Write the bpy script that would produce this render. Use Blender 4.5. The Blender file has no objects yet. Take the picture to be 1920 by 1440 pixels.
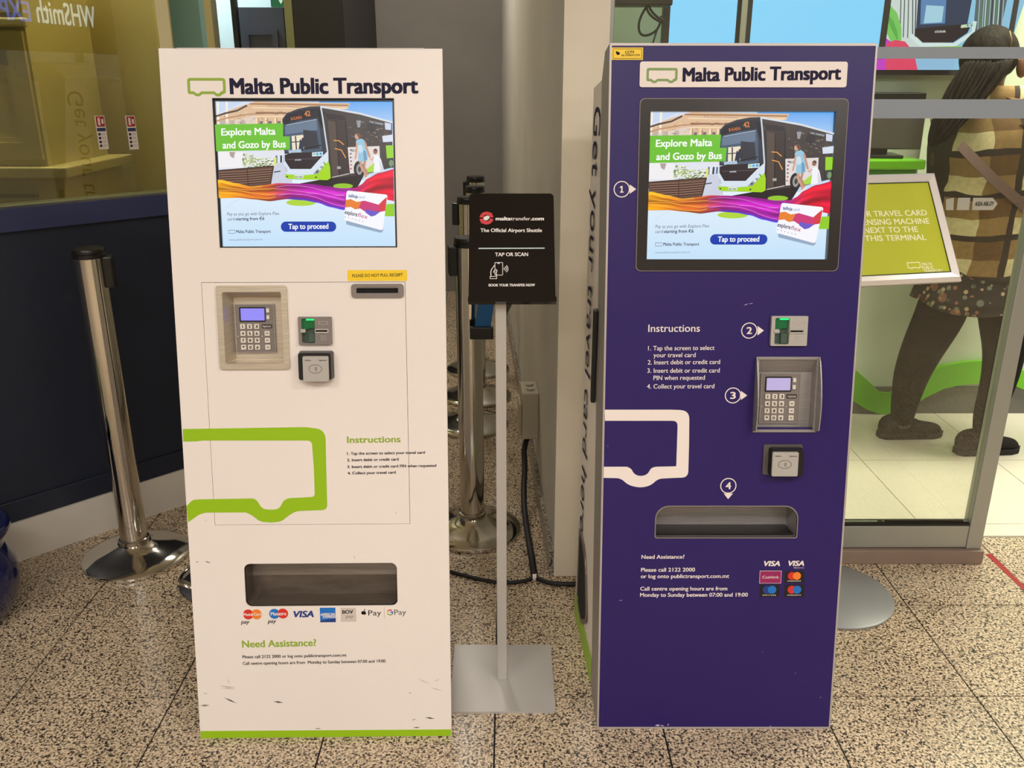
import bpy, bmesh, math, random
from math import sin, cos, pi, radians
from mathutils import Vector, Matrix
from mathutils.geometry import tessellate_polygon
random.seed(7)
SC = bpy.context.scene
COL = SC.collection

def lin(c):
    return tuple(((x/255)/12.92 if x/255 <= .04045 else ((x/255+.055)/1.055)**2.4) for x in c[:3])

# ------------------------------------------------------------------ camera
F, PITCH, ROLL, YAW, H = 1645.3, .3368, .0009, .0044, 1.46
def cam_basis():
    fwd = Vector((sin(YAW)*cos(PITCH), cos(YAW)*cos(PITCH), -sin(PITCH)))
    right = Vector((cos(YAW), -sin(YAW), 0)); up = right.cross(fwd)
    c, s = cos(ROLL), sin(ROLL)
    return c*right+s*up, -s*right+c*up, fwd
RI, UP, FW = cam_basis()
EYE = Vector((0, 0, H))
def ray(x, y): return RI*((x-960)/F)+UP*((720-y)/F)+FW
def hit(x, y, o, n):
    d = ray(x, y); n = Vector(n)
    return EYE+d*((Vector(o)-EYE).dot(n)/d.dot(n))
def fl(x, y, z=0): return hit(x, y, (0, 0, z), (0, 0, 1))
def on_y(x, y, Y): return hit(x, y, (0, Y, 0), (0, 1, 0))
cd = bpy.data.cameras.new('camera'); cam = bpy.data.objects.new('camera', cd); COL.objects.link(cam)
cam.matrix_world = Matrix(((RI.x, UP.x, -FW.x, 0), (RI.y, UP.y, -FW.y, 0), (RI.z, UP.z, -FW.z, H), (0, 0, 0, 1)))
cd.sensor_width = 36; cd.lens = F/1920*36; cd.clip_start = .05; cd.clip_end = 60
SC.camera = cam

# ------------------------------------------------------------------ light and exposure
SC.view_settings.view_transform = 'Standard'; SC.view_settings.look = 'None'
SC.view_settings.exposure = 0.0; SC.view_settings.gamma = 1.0
SC.view_settings.use_curve_mapping = False
w = bpy.data.worlds.new('world'); SC.world = w; w.use_nodes = True
w.node_tree.nodes['Background'].inputs[0].default_value = (1.0, .94, .88, 1)
w.node_tree.nodes['Background'].inputs[1].default_value = .25
def area(name, loc, sx, sy, power, col, rot=(0, 0, 0)):
    l = bpy.data.lights.new(name, 'AREA'); l.shape = 'RECTANGLE'; l.size = sx; l.size_y = sy
    l.energy = power; l.color = col
    o = bpy.data.objects.new(name, l); COL.objects.link(o); o.location = loc; o.rotation_euler = rot
    return o
WARM = (1.0, .96, .925)
for i, (x, y, p) in enumerate([(-1.7, -.5, 34), (.1, -.9, 49), (1.9, -.2, 46), (-.6, -2.8, 50), (2.2, -2.6, 44), (-2.6, -2.2, 26)]):
    area('hall_ceiling_lamp', (x, y, 2.93), 1.2, .3, p, WARM)
area('passage_lamp', (-.7, 4.9, 2.93), .6, .3, 30, (1, .94, .86))
area('office_lamp', (2.0, 3.1, 2.9), 1.0, .5, 70, (1.0, .98, .86))
area('office_lamp', (3.3, 3.1, 2.9), .6, .5, 36, (1.0, .96, .80))
area('shop_lamp', (-2.3, 4.0, 2.85), 1.0, .6, 210, (1.0, .96, .84))
area('corridor_lamp', (-2.1, 5.45, 2.9), .6, .3, 45, (.78, .92, 1.0))

# ------------------------------------------------------------------ materials
MATS = {}
def mat(name, color, rough=.5, metal=0., spec=.5, coat=0., emit=None, estr=1.0):
    if name in MATS: return MATS[name]
    m = bpy.data.materials.new(name); m.use_nodes = True
    b = m.node_tree.nodes['Principled BSDF']
    b.inputs['Base Color'].default_value = (*lin(color), 1)
    b.inputs['Roughness'].default_value = rough; b.inputs['Metallic'].default_value = metal
    b.inputs['Specular IOR Level'].default_value = spec
    b.inputs['Coat Weight'].default_value = coat; b.inputs['Coat Roughness'].default_value = .08
    if emit:
        b.inputs['Emission Color'].default_value = (*lin(emit), 1); b.inputs['Emission Strength'].default_value = estr
    MATS[name] = m
    return m
def nodes(m): return m.node_tree.nodes, m.node_tree.links, m.node_tree.nodes['Principled BSDF']
def coords(m, kind='Object', scale=(1, 1, 1)):
    N, L, B = nodes(m)
    if kind == 'World':
        g = N.new('ShaderNodeNewGeometry'); src = g.outputs['Position']
    else:
        t = N.new('ShaderNodeTexCoord'); src = t.outputs[kind]
    mp = N.new('ShaderNodeMapping'); mp.inputs['Scale'].default_value = scale
    L.new(src, mp.inputs['Vector']); return mp.outputs['Vector']
def ramp(m, src, stops, interp='LINEAR'):
    N, L, B = nodes(m); r = N.new('ShaderNodeValToRGB'); r.color_ramp.interpolation = interp
    while len(r.color_ramp.elements) < len(stops): r.color_ramp.elements.new(.5)
    for e, (p, c) in zip(r.color_ramp.elements, stops):
        e.position = p; e.color = (*lin(c), 1)
    L.new(src, r.inputs[0]); return r.outputs[0]
def noise(m, vec, scale, detail=3, rough=.55):
    N, L, B = nodes(m); n = N.new('ShaderNodeTexNoise'); n.inputs['Scale'].default_value = scale
    n.inputs['Detail'].default_value = detail; n.inputs['Roughness'].default_value = rough
    L.new(vec, n.inputs['Vector']); return n.outputs[0]
def mix(m, f, a, b, blend='MIX'):
    N, L, B = nodes(m); x = N.new('ShaderNodeMix'); x.data_type = 'RGBA'; x.blend_type = blend
    for s, k in ((f, 0), (a, 6), (b, 7)):
        if isinstance(s, (int, float)): x.inputs[k].default_value = s
        elif isinstance(s, tuple): x.inputs[k].default_value = (*lin(s), 1)
        else: L.new(s, x.inputs[k])
    return x.outputs[2]
def bump(m, src, strength=.2, dist=.001):
    N, L, B = nodes(m); b = N.new('ShaderNodeBump'); b.inputs['Strength'].default_value = strength
    b.inputs['Distance'].default_value = dist; L.new(src, b.inputs['Height']); L.new(b.outputs[0], B.inputs['Normal'])
def granite(name, light, mid, dark, rough=.22, sc=1.0):
    m = mat(name, mid, rough); N, L, B = nodes(m)
    v = coords(m, 'World', (1, 1, 1))
    n1 = noise(m, v, 170*sc, 3, .62)
    n2 = noise(m, v, 95*sc, 2, .5)
    vo = N.new('ShaderNodeTexVoronoi'); vo.inputs['Scale'].default_value = 210*sc; L.new(v, vo.inputs['Vector'])
    c1 = ramp(m, n1, [(.36, dark), (.445, mid), (.52, light), (.75, tuple(min(255, x+12) for x in light))])
    f2 = ramp(m, n2, [(.555, (0, 0, 0)), (.62, (255, 255, 255))])
    sep = N.new('ShaderNodeSeparateColor'); L.new(vo.outputs['Color'], sep.inputs[0])
    f3 = ramp(m, sep.outputs[0], [(.83, (0, 0, 0)), (.86, (255, 255, 255))])
    c2 = mix(m, f3, c1, dark)
    mt = N.new('ShaderNodeMath'); mt.operation = 'MULTIPLY'; mt.inputs[1].default_value = .55; L.new(f2, mt.inputs[0])
    c3 = mix(m, mt.outputs[0], c2, mid)
    n3 = noise(m, v, 3.0, 2)
    c4 = mix(m, .55, c3, ramp(m, n3, [(.3, (205, 205, 205)), (.7, (255, 255, 255))]), 'MULTIPLY')
    L.new(c4, B.inputs['Base Color']); return m
M = {}
M['granite'] = granite('granite', (226, 204, 172), (150, 128, 104), (54, 47, 42))
M['granite_skirt'] = granite('granite_skirt', (170, 160, 145), (120, 112, 102), (54, 50, 46))
M['grout'] = mat('grout', (26, 22, 20), .9)
def wall_mat(name, c, var=.06, rough=.75):
    m = mat(name, c, rough); N, L, B = nodes(m); v = coords(m, 'World')
    n = noise(m, v, 2.2, 4); d = tuple(int(x*(1-var)) for x in c)
    L.new(ramp(m, n, [(.3, d), (.7, c)]), B.inputs['Base Color'])
    bump(m, noise(m, v, 160, 2), .15, .001); return m
M['plaster'] = wall_mat('plaster', (236, 224, 202))
M['plaster_grey'] = wall_mat('plaster_grey', (136, 129, 122))
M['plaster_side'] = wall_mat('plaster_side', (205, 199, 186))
M['navy'] = wall_mat('navy', (22, 30, 48), .1, .5)
M['navy_sill'] = mat('navy_sill', (44, 50, 86), .4)
M['kick'] = wall_mat('kick', (222, 214, 202), .1, .35)
M['ceil'] = mat('ceiling_paint', (215, 208, 198), .9)
M['off_wall'] = wall_mat('office_wall', (212, 224, 198), .03, .6)
M['off_tile'] = wall_mat('office_tile', (226, 219, 198), .03, .25)
M['off_grout'] = mat('office_grout', (150, 140, 118), .8)
M['lime'] = mat('lime', (110, 190, 20), .3)
M['kickgrey'] = mat('kick_grey', (105, 103, 96), .4)
def brushed(name, c, rough=.32, metal=1.0, sc=(4, 4, 400)):
    m = mat(name, c, rough, metal); N, L, B = nodes(m)
    v = coords(m, 'Object', sc); n = noise(m, v, 3.0, 4)
    L.new(ramp(m, n, [(.3, tuple(int(x*.82) for x in c)), (.7, c)]), B.inputs['Base Color']); return m
M['steel'] = brushed('steel', (222, 208, 186), .38, .5)
M['steel_dark'] = brushed('steel_dark', (132, 120, 108), .4, .6, (4, 300, 4))
M['steel_grey'] = brushed('steel_grey', (176, 170, 166), .45, .45)
M['chrome'] = mat('chrome', (212, 208, 200), .09, 1.0)
M['alu'] = mat('aluminium', (172, 174, 166), .38, .6)
M['alu_paint'] = mat('silver_paint', (188, 184, 178), .42, .35)
M['kedge'] = mat('kiosk_edge', (152, 147, 142), .42, .35)
M['kwhite'] = wall_mat('kiosk_white', (238, 228, 220), .015, .32)
M['kpurple'] = wall_mat('kiosk_purple', (44, 28, 96), .03, .4)
nodes(M['kpurple'])[2].inputs['Specular IOR Level'].default_value = .32
M['kgreen'] = mat('kiosk_green', (148, 190, 10), .4)
M['print_white'] = mat('print_white', (238, 226, 218), .45, spec=.25)
M['print_navy'] = mat('print_navy', (30, 24, 54), .5, spec=.15)
M['print_black'] = mat('print_black', (22, 18, 20), .5, spec=.15)
M['print_green'] = mat('print_green', (142, 172, 40), .5)
M['print_red'] = mat('print_red', (214, 44, 34), .45)
M['print_orange'] = mat('print_orange', (238, 128, 40), .45)
M['print_blue'] = mat('print_blue', (20, 112, 196), .45)
M['print_dblue'] = mat('print_dblue', (24, 58, 130), .45)
M['print_grey'] = mat('print_grey', (206, 194, 184), .5)
M['print_magenta'] = mat('print_magenta', (150, 30, 90), .45)
M['black'] = mat('black_plastic', (20, 18, 18), .35)
M['black_gloss'] = mat('black_gloss', (16, 12, 12), .12)
M['void'] = mat('void', (14, 12, 12), .9)
M['yellow'] = mat('label_yellow', (244, 204, 20), .4)
M['grey_plastic'] = mat('grey_plastic', (128, 118, 112), .4)
M['grey_light'] = mat('grey_light', (176, 170, 162), .38)
M['grey_dark'] = mat('grey_dark', (86, 80, 76), .4)
M['key'] = mat('key_metal', (222, 214, 200), .35)
M['lcd'] = mat('lcd', (90, 90, 150), .2, emit=(138, 130, 236), estr=.85)
M['lcd_pale'] = mat('lcd_pale', (120, 115, 150), .2, emit=(176, 164, 206), estr=.8)
M['led'] = mat('led_green', (30, 200, 90), .3, emit=(30, 220, 120), estr=1.1)
M['green_clear'] = mat('green_clear', (24, 92, 54), .15, emit=(8, 70, 34), estr=.5)
M['teal_clear'] = mat('grey_clear', (74, 92, 82), .15)
M['pot'] = mat('blue_glaze', (16, 24, 70), .12, coat=.6)
M['leaf'] = mat('leaf', (70, 110, 30), .5)
M['rubber'] = mat('rubber', (22, 20, 20), .6)
M['belt'] = mat('belt_blue', (20, 98, 160), .6)
M['box_cream'] = mat('box_cream', (176, 166, 144), .5)
M['snap'] = mat('snap_frame', (226, 218, 212), .35, .2)
M['poster'] = mat('poster_lime', (186, 190, 50), .35)
M['poster_txt'] = mat('poster_text', (244, 240, 190), .4)
M['tape'] = mat('tape_red', (150, 26, 26), .5)
M['plinth'] = wall_mat('plinth_stone', (150, 128, 112), .15, .4)
M['band'] = mat('frosted_band', (150, 158, 168), .5)
M['cream_cab'] = mat('cabinet_cream', (208, 196, 150), .5)
M['sign_board'] = mat('sign_board', (22, 24, 34), .5)
M['teal_trim'] = mat('teal_trim', (140, 184, 176), .3)
M['pale_wall'] = mat('pale_wall', (196, 214, 222), .7)
M['slate'] = mat('slate_door', (86, 90, 108), .4)
M['charcoal'] = mat('charcoal', (40, 38, 38), .5)
M['olive_strip'] = mat('olive_strip', (140, 142, 96), .5)

def glass(name, tint, refl=.08):
    m = bpy.data.materials.new(name); m.use_nodes = True; N = m.node_tree.nodes; L = m.node_tree.links
    N.clear(); o = N.new('ShaderNodeOutputMaterial'); t = N.new('ShaderNodeBsdfTransparent'); g = N.new('ShaderNodeBsdfGlossy')
    t.inputs[0].default_value = (*tint, 1); g.inputs['Roughness'].default_value = .0; g.inputs['Color'].default_value = (1, 1, 1, 1)
    fr = N.new('ShaderNodeFresnel'); fr.inputs[0].default_value = 1.5
    mu = N.new('ShaderNodeMath'); mu.operation = 'ADD'; mu.inputs[1].default_value = refl; L.new(fr.outputs[0], mu.inputs[0])
    mx = N.new('ShaderNodeMixShader'); L.new(mu.outputs[0], mx.inputs[0]); L.new(t.outputs[0], mx.inputs[1]); L.new(g.outputs[0], mx.inputs[2])
    L.new(mx.outputs[0], o.inputs[0]); return m
M['glass_olive'] = glass('glass_olive', (.50, .50, .38), .05)
M['glass_clear'] = glass('glass_clear', (.95, .96, .90), .0)
M['glass_teal'] = glass('glass_teal', (.45, .62, .58), .05)
def attr_emit(name, strength=1.0):
    m = mat(name, (0, 0, 0), .25, spec=.3); N, L, B = nodes(m)
    a = N.new('ShaderNodeVertexColor'); a.layer_name = 'Col'
    L.new(a.outputs[0], B.inputs['Emission Color']); B.inputs['Emission Strength'].default_value = strength
    B.inputs['Base Color'].default_value = (.005, .005, .005, 1); return m
M['screen'] = attr_emit('screen_picture', 1.0)

# ------------------------------------------------------------------ mesh helpers
class MB:
    def __init__(s, X=None):
        s.v = []; s.f = []; s.mi = []; s.mats = []; s.col = []; s.X = X or Matrix(); s.usecol = False
    def mid(s, m):
        if m not in s.mats: s.mats.append(m)
        return s.mats.index(m)
    def add(s, vs, fs, m, X=None, cols=None):
        b = len(s.v); T = s.X @ X if X is not None else s.X
        s.v += [tuple(T @ Vector(v)) for v in vs]
        k = s.mid(m)
        for i, f in enumerate(fs):
            s.f.append([b+j for j in f]); s.mi.append(k)
            if cols is not None:
                s.usecol = True; s.col.append([cols[j] for j in f])
            else: s.col.append(None)
        return s
    def box(s, a, b, m, X=None):
        (x0, y0, z0), (x1, y1, z1) = a, b
        vs = [(x0, y0, z0), (x1, y0, z0), (x1, y1, z0), (x0, y1, z0), (x0, y0, z1), (x1, y0, z1), (x1, y1, z1), (x0, y1, z1)]
        return s.add(vs, [(0, 3, 2, 1), (4, 5, 6, 7), (0, 1, 5, 4), (1, 2, 6, 5), (2, 3, 7, 6), (3, 0, 4, 7)], m, X)
    def plate(s, outer, holes, fn, w0, w1, m, side=None):
        """polygon (u,v) with holes, between w0 and w1 along the normal; fn maps (u,v,w) to a point"""
        loops = [list(outer)]+[list(h) for h in holes]
        flat = [p for l in loops for p in l]
        tris = tessellate_polygon([[Vector((p[0], p[1], 0)) for p in l] for l in loops])
        n = len(flat)
        vs = [fn(p[0], p[1], w1) for p in flat]+[fn(p[0], p[1], w0) for p in flat]
        top, sd = [], []
        for t in tris:
            a, b, c = [flat[i] for i in t]
            ccw = (b[0]-a[0])*(c[1]-a[1])-(b[1]-a[1])*(c[0]-a[0]) > 0
            t = tuple(t) if ccw else tuple(reversed(t))
            top.append(t)
            if w0 != w1: sd.append(tuple(n+i for i in reversed(t)))
        i0 = 0; rim = []
        if w0 != w1:
            for li, l in enumerate(loops):
                ar = sum(l[i][0]*l[(i+1) % len(l)][1]-l[(i+1) % len(l)][0]*l[i][1] for i in range(len(l)))
                for i in range(len(l)):
                    a, b = i0+i, i0+(i+1) % len(l)
                    q = (a, n+a, n+b, b)
                    if (ar > 0) != (li == 0): q = tuple(reversed(q))
                    rim.append(q)
                i0 += len(l)
        s.add(vs, top+sd, m)
        if rim: s.add(vs, rim, side or m)
        return s
    def tube(s, pts, r, m, n=10, caps=True):
        pts = [Vector(p) for p in pts]; rs = r if isinstance(r, (list, tuple)) else [r]*len(pts)
        vs = []; fs = []; ref = None
        for i, p in enumerate(pts):
            t = (pts[min(i+1, len(pts)-1)]-pts[max(i-1, 0)]).normalized()
            if ref is None: ref = Vector((0, 0, 1)) if abs(t.z) < .9 else Vector((1, 0, 0))
            a = t.cross(ref).normalized(); b = a.cross(t).normalized(); ref = b
            for k in range(n):
                an = 2*pi*k/n; vs.append(p+(a*cos(an)+b*sin(an))*rs[i])
        for i in range(len(pts)-1):
            for k in range(n):
                fs.append((i*n+k, i*n+(k+1) % n, (i+1)*n+(k+1) % n, (i+1)*n+k))
        if caps: fs += [tuple(reversed(range(n))), tuple((len(pts)-1)*n+k for k in range(n))]
        return s.add(vs, fs, m)
    def lathe(s, prof, m, n=48, X=None):
        vs = []; fs = []
        for (r, z) in prof:
            for k in range(n): vs.append((r*cos(2*pi*k/n), r*sin(2*pi*k/n), z))
        for i in range(len(prof)-1):
            for k in range(n): fs.append((i*n+k, i*n+(k+1) % n, (i+1)*n+(k+1) % n, (i+1)*n+k))
        if prof[0][0] > 1e-5: fs.append(tuple(reversed(range(n))))
        if prof[-1][0] > 1e-5: fs.append(tuple((len(prof)-1)*n+k for k in range(n)))
        return s.add(vs, fs, m, X)
    def loft(s, rings, m, n=20, caps=True):
        """rings: (centre, axis a vector, axis b vector)"""
        vs = []; fs = []
        for c, a, b in rings:
            c, a, b = Vector(c), Vector(a), Vector(b)
            for k in range(n):
                an = 2*pi*k/n; vs.append(c+a*cos(an)+b*sin(an))
        for i in range(len(rings)-1):
            for k in range(n): fs.append((i*n+k, i*n+(k+1) % n, (i+1)*n+(k+1) % n, (i+1)*n+k))
        if caps: fs += [tuple(reversed(range(n))), tuple((len(rings)-1)*n+k for k in range(n))]
        return s.add(vs, fs, m)
    def build(s, name, parent=None, smooth=False, bevel=0, sub=0, angle=None):
        me = bpy.data.meshes.new(name); me.from_pydata(s.v, [], s.f)
        for m in s.mats: me.materials.append(m)
        me.polygons.foreach_set('material_index', s.mi)
        if s.usecol:
            a = me.color_attributes.new('Col', 'FLOAT_COLOR', 'CORNER'); k = 0
            for f, c in zip(s.f, s.col):
                for j in range(len(f)):
                    a.data[k].color = (*(c[j] if c else (0, 0, 0)), 1); k += 1
        if smooth:
            me.polygons.foreach_set('use_smooth', [True]*len(me.polygons))
            if angle: me.set_sharp_from_angle(angle=radians(angle))
        me.update()
        o = bpy.data.objects.new(name, me); COL.objects.link(o)
        if parent: o.parent = parent
        if bevel:
            b = o.modifiers.new('bevel', 'BEVEL'); b.width = bevel; b.segments = 2; b.limit_method = 'ANGLE'
        if sub:
            b = o.modifiers.new('sub', 'SUBSURF'); b.levels = sub; b.render_levels = sub
        return o
def empty(name, label, cat, loc=(0, 0, 0), rz=0, group=None):
    o = bpy.data.objects.new(name, None); COL.objects.link(o); o.location = loc; o.rotation_euler = (0, 0, rz)
    o.empty_display_size = .05
    return tag(o, label, cat, group)
def tag(o, label, cat, group=None):
    o['label'] = label; o['category'] = cat
    if group: o['group'] = group
    return o
def struct(o): o['kind'] = 'structure'; return o
def rrect(u0, v0, u1, v1, r, n=6):
    if not isinstance(r, (tuple, list)): r = (r,)*4      # bl, br, tr, tl
    pts = []
    for (cx, cy, a0, rr) in ((u0+r[0], v0+r[0], pi, r[0]), (u1-r[1], v0+r[1], 1.5*pi, r[1]), (u1-r[2], v1-r[2], 0, r[2]), (u0+r[3], v1-r[3], .5*pi, r[3])):
        for i in range(n+1):
            a = a0+.5*pi*i/n; pts.append((cx+rr*cos(a), cy+rr*sin(a)))
    return pts
def circ(cx, cy, r, n=28, ry=None): return [(cx+r*cos(2*pi*i/n), cy+(ry or r)*sin(2*pi*i/n)) for i in range(n)]
_TC = {}
_CAP = []
def capheight():
    if not _CAP:
        vs = text_mesh('H')[0]; _CAP.append(max(v[1] for v in vs)); _TC.clear()
    return _CAP[0]
def text_mesh(s, bold=0.0, shear=0.0):
    """flat mesh (verts, faces, x0, x1) of a line of lettering, capital height scaled to 1"""
    k = (s, bold, shear)
    if k in _TC: return _TC[k]
    c = bpy.data.curves.new('t', 'FONT'); c.body = s; c.size = 1; c.offset = 0; c.shear = shear; c.resolution_u = 3
    o = bpy.data.objects.new('t', c); me = bpy.data.meshes.new_from_object(o)
    vs = [(v.co.x, v.co.y) for v in me.vertices]; fs = [tuple(p.vertices) for p in me.polygons]
    bpy.data.objects.remove(o); bpy.data.curves.remove(c); bpy.data.meshes.remove(me)
    if s == 'H': CAP = 1.0
    else: CAP = capheight()
    vs = [(x/CAP, y/CAP) for x, y in vs]
    x0 = min(v[0] for v in vs); x1 = max(v[0] for v in vs)
    _TC[k] = (vs, fs, x0, x1); return _TC[k]
def BOLD(b):
    k = max(0, b)*1.25      # (shift along, shift up, shift off the surface) of each copy of the glyphs
    return [(0, 0, 0)] if k <= 0 else [(-k, -k*.4, 0), (k, k*.4, .00003)] if k < .025 else [(-k, -k*.5, 0), (k, -k*.5, .00002), (0, 0, .00004), (-k, k*.5, .00006), (k, k*.5, .00008)]
def put_text(mb, s, p0, p1, cap, fn, m, bold=.012, w=.0004, cols=None, shear=0):
    """baseline from p0 to p1 in (u,v); capital height cap; fn maps (u,v,w)"""
    vs, fs, x0, x1 = text_mesh(s, bold, shear)
    d = Vector((p1[0]-p0[0], p1[1]-p0[1])); L = d.length; d /= L; up = Vector((-d.y, d.x))
    sx = L/(x1-x0)
    for dx, dy, dw in BOLD(bold):
        out = []
        for x, y in vs:
            q = Vector(p0)+d*((x-x0+dx)*sx)+up*((y+dy)*cap); out.append(fn(q.x, q.y, w+dw))
        mb.add(out, fs, m, cols=[cols]*len(out) if cols else None)

# ================================================================== SETTING
X0, Y0, T = -.0329, 1.8074, .4
DW = Vector((.7010, .7132, 0)); NW = Vector((.7132, -.7010, 0)); AW = fl(26.4, 1053)
def wallp(s, z, w=0): return AW+DW*s+NW*w+Vector((0, 0, z))
floor = struct(MB().box((-5.5, -6, -.05), (7.5, 6.4, -.0035), M['grout']).build('floor'))
tile_me = None
g = .0021
for i in range(-9, 14):
    for j in range(-3, 12):
        x, y = X0+i*T, Y0+j*T
        if y > 2.62-T/2 and x > .3: continue
        if x < -1.5 and y > 3.6: continue
        if x > -.1 and y > 6.3: continue
        if abs(x+T/2) > 3.4+.2*(y) or y+T > 6.25: continue
        if tile_me is None:
            t = MB().box((g, g, -.0035), (T-g, T-g, 0), M['granite']).build('tile', floor); tile_me = t.data
        else:
            t = bpy.data.objects.new('tile', tile_me); COL.objects.link(t); t.parent = floor
        t.location = (x, y, 0)
outer = MB()
for (a, b, c, d) in ((-5.5, -6, 7.5, Y0-3*T), ):
    outer.box((a, b, -.0035), (c, d, 0), M['granite'])
o = outer.build('far_tile', floor)

# ceiling, hall walls out of view
c = MB(); c.box((-6, -6.2, 3.0), (8, 6.6, 3.08), M['ceil']); struct(c.build('ceiling'))
struct(MB().box((-6, -6.2, 0), (8, -6, 3.0), M['plaster']).build('wall_front'))

# rear wall and side wall of the passage
struct(MB().box((-1.55, 6.21, 0), (.05, 6.4, 3), M['plaster_grey']).build('wall_rear'))
PX, PY = .14, 2.369
sw = MB()
sw.add([(PX, PY, 0), (PX+.115, PY, 0), (PX+.115, 6.4, 0), (-.05, 6.4, 0), (PX, PY, 3), (PX+.115, PY, 3), (PX+.115, 6.4, 3), (-.05, 6.4, 3)],
       [(0, 1, 5, 4), (1, 2, 6, 5), (2, 3, 7, 6), (4, 5, 6, 7)], M['plaster'])
sw.add([(-.05, 6.4, 0), (PX, PY, 0), (PX, PY, 3), (-.05, 6.4, 3)], [(0, 1, 2, 3)], M['plaster_side'])
struct(sw.build('wall_side'))
SD = (Vector((-.05, 6.4, 0))-Vector((PX, PY, 0))).normalized(); SN = Vector((-SD.y, SD.x, 0))
if SN.x > 0: SN = -SN
def sidep(s, z, w=0): return Vector((PX, PY, 0))+SD*s+SN*w+Vector((0, 0, z))
b = MB(); q = [sidep(.0, 0, 0), sidep(3.8, 0, 0), sidep(3.8, 0, .014), sidep(.0, 0, .014)]
b.add(q+[p+Vector((0, 0, .085)) for p in q], [(0, 1, 2, 3), (7, 6, 5, 4), (0, 4, 5, 1), (1, 5, 6, 2), (2, 6, 7, 3), (3, 7, 4, 0)], M['granite_skirt'])
struct(b.build('baseboard_side'))

# diagonal shop front on the left: dado wall, sill, kick plate, window
def wbox(s0, s1, z0, z1, w0, w1, m, name, parent=None, bevel=0):
    mb = MB(); q = [wallp(s0, z0, w0), wallp(s1, z0, w0), wallp(s1, z0, w1), wallp(s0, z0, w1)]
    mb.add(q+[p+Vector((0, 0, z1-z0)) for p in q], [(0, 1, 2, 3), (7, 6, 5, 4), (0, 4, 5, 1), (1, 5, 6, 2), (2, 6, 7, 3), (3, 7, 4, 0)], m)
    return mb.build(name, parent, bevel=bevel)
wl = struct(wbox(-2.2, .76, 0, 1.032, -.10, 0, M['navy'], 'wall_left'))
wbox(-2.2, .762, .135, .205, 0, .008, M['navy'], 'lower_rail', wl, .003)
struct(wbox(-2.2, .765, 0, .134, 0, .014, M['kick'], 'baseboard_left'))
struct(wbox(-2.2, .765, 1.032, 1.099, -.11, .022, M['navy_sill'], 'trim_1', None, .002))
win = struct(wbox(-2.2, .74, 1.099, 3.0, -.056, -.046, M['glass_olive'], 'window_1'))
wbox(-2.2, .745, 1.099, 1.104, -.06, -.03, M['olive_strip'], 'bottom_gasket', win)
wbox(.738, .75, 1.10, 3.0, -.058, -.044, M['teal_trim'], 'glass_edge', win)

# inside of the left shop
a = on_y(318, 60, 5.19); pq = [Vector((-1.068, 2.995, 0)), Vector((a.x-.01, 5.19, 0)), Vector((a.x-.05, 5.19, 0)), Vector((-1.108, 2.995, 0))]
struct(MB().add(pq+[p+Vector((0, 0, 2.85)) for p in pq], [(0, 1, 2, 3), (7, 6, 5, 4), (0, 4, 5, 1), (1, 5, 6, 2), (2, 6, 7, 3), (3, 7, 4, 0)], M['cream_cab']).build('wall_light_block'))  # added edge-on wall, out of sight, blocks shop lamp spill into the passage
struct(MB().box((-5.2, 5.2, 0), (-1.62, 5.3, 3), M['cream_cab']).build('wall_shop'))
struct(MB().add([wallp(-3.5, .0, -.6), wallp(.2, .0, -3.2), wallp(-3.5, .0, -3.2)], [(0, 1, 2)], M['off_tile']).build('floor_shop'))
# teal return, pale corridor wall, slate door, black column behind the white kiosk
def col_px(x0, x1, Y, th, m, name, z1=3.0, z0=0):
    a = on_y(x0, 60, Y); b_ = on_y(x1, 60, Y)
    return MB().box((a.x, Y, z0), (b_.x, Y+th, z1), m).build(name)
struct(col_px(323, 378, 3.7, .06, M['teal_trim'], 'wall_return'))
struct(col_px(372, 560, 6.0, .08, M['pale_wall'], 'wall_corridor'))
dr = struct(col_px(444, 534, 5.55, .05, M['slate'], 'door_1', 1.84))
a = on_y(457, 60, 5.55); b_ = on_y(521, 60, 5.55)
MB().plate([(a.x, .3), (b_.x, .3), (b_.x, 1.72), (a.x, 1.72)], [[(a.x+.03, .33), (b_.x-.03, .33), (b_.x-.03, 1.69), (a.x+.03, 1.69)]], lambda u, v, w_: (u, 5.55-w_, v), 0, .012, M['slate']).build('door_moulding', dr)
struct(col_px(437, 446, 5.4, .05, M['charcoal'], 'trim_2'))
struct(col_px(536, 552, 5.0, .08, M['olive_strip'], 'trim_3'))
struct(col_px(551, 646, 5.0, 1.2, M['charcoal'], 'wall_column'))  # column depth stretched rearward to block corridor lamp light
# exit sign
e0 = on_y(508, 13, 5.5); e1 = on_y(545, -12, 5.5)
ex = empty('exit_sign', 'green emergency exit sign with a white arrow above the slate door', 'sign', (e0.x, 5.5, e0.z))
wd, hd = e1.x-e0.x, e1.z-e0.z
MB().box((0, 0, 0), (wd, .03, hd), mat('exit_green', (20, 70, 50), .4, emit=(30, 100, 66), estr=.7)).build('panel', ex, bevel=.002)
mb = MB(); fn = lambda u, v, w_: (u*wd, -.001-w_, v*hd)
mb.plate([(.40, .50), (.50, .22), (.60, .50), (.53, .50), (.53, .9), (.47, .9), (.47, .50)], [], fn, 0, .0006, mat('exit_white', (220, 240, 225), .4, emit=(190, 220, 200), estr=.8))
mb.build('arrow', ex)
hg = MB(); hg.box((wd*.2, .012, hd), (wd*.24, .02, 3.0-e0.z), M['alu']); hg.box((wd*.76, .012, hd), (wd*.8, .02, 3.0-e0.z), M['alu']); hg.build('hanger', ex)

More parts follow.
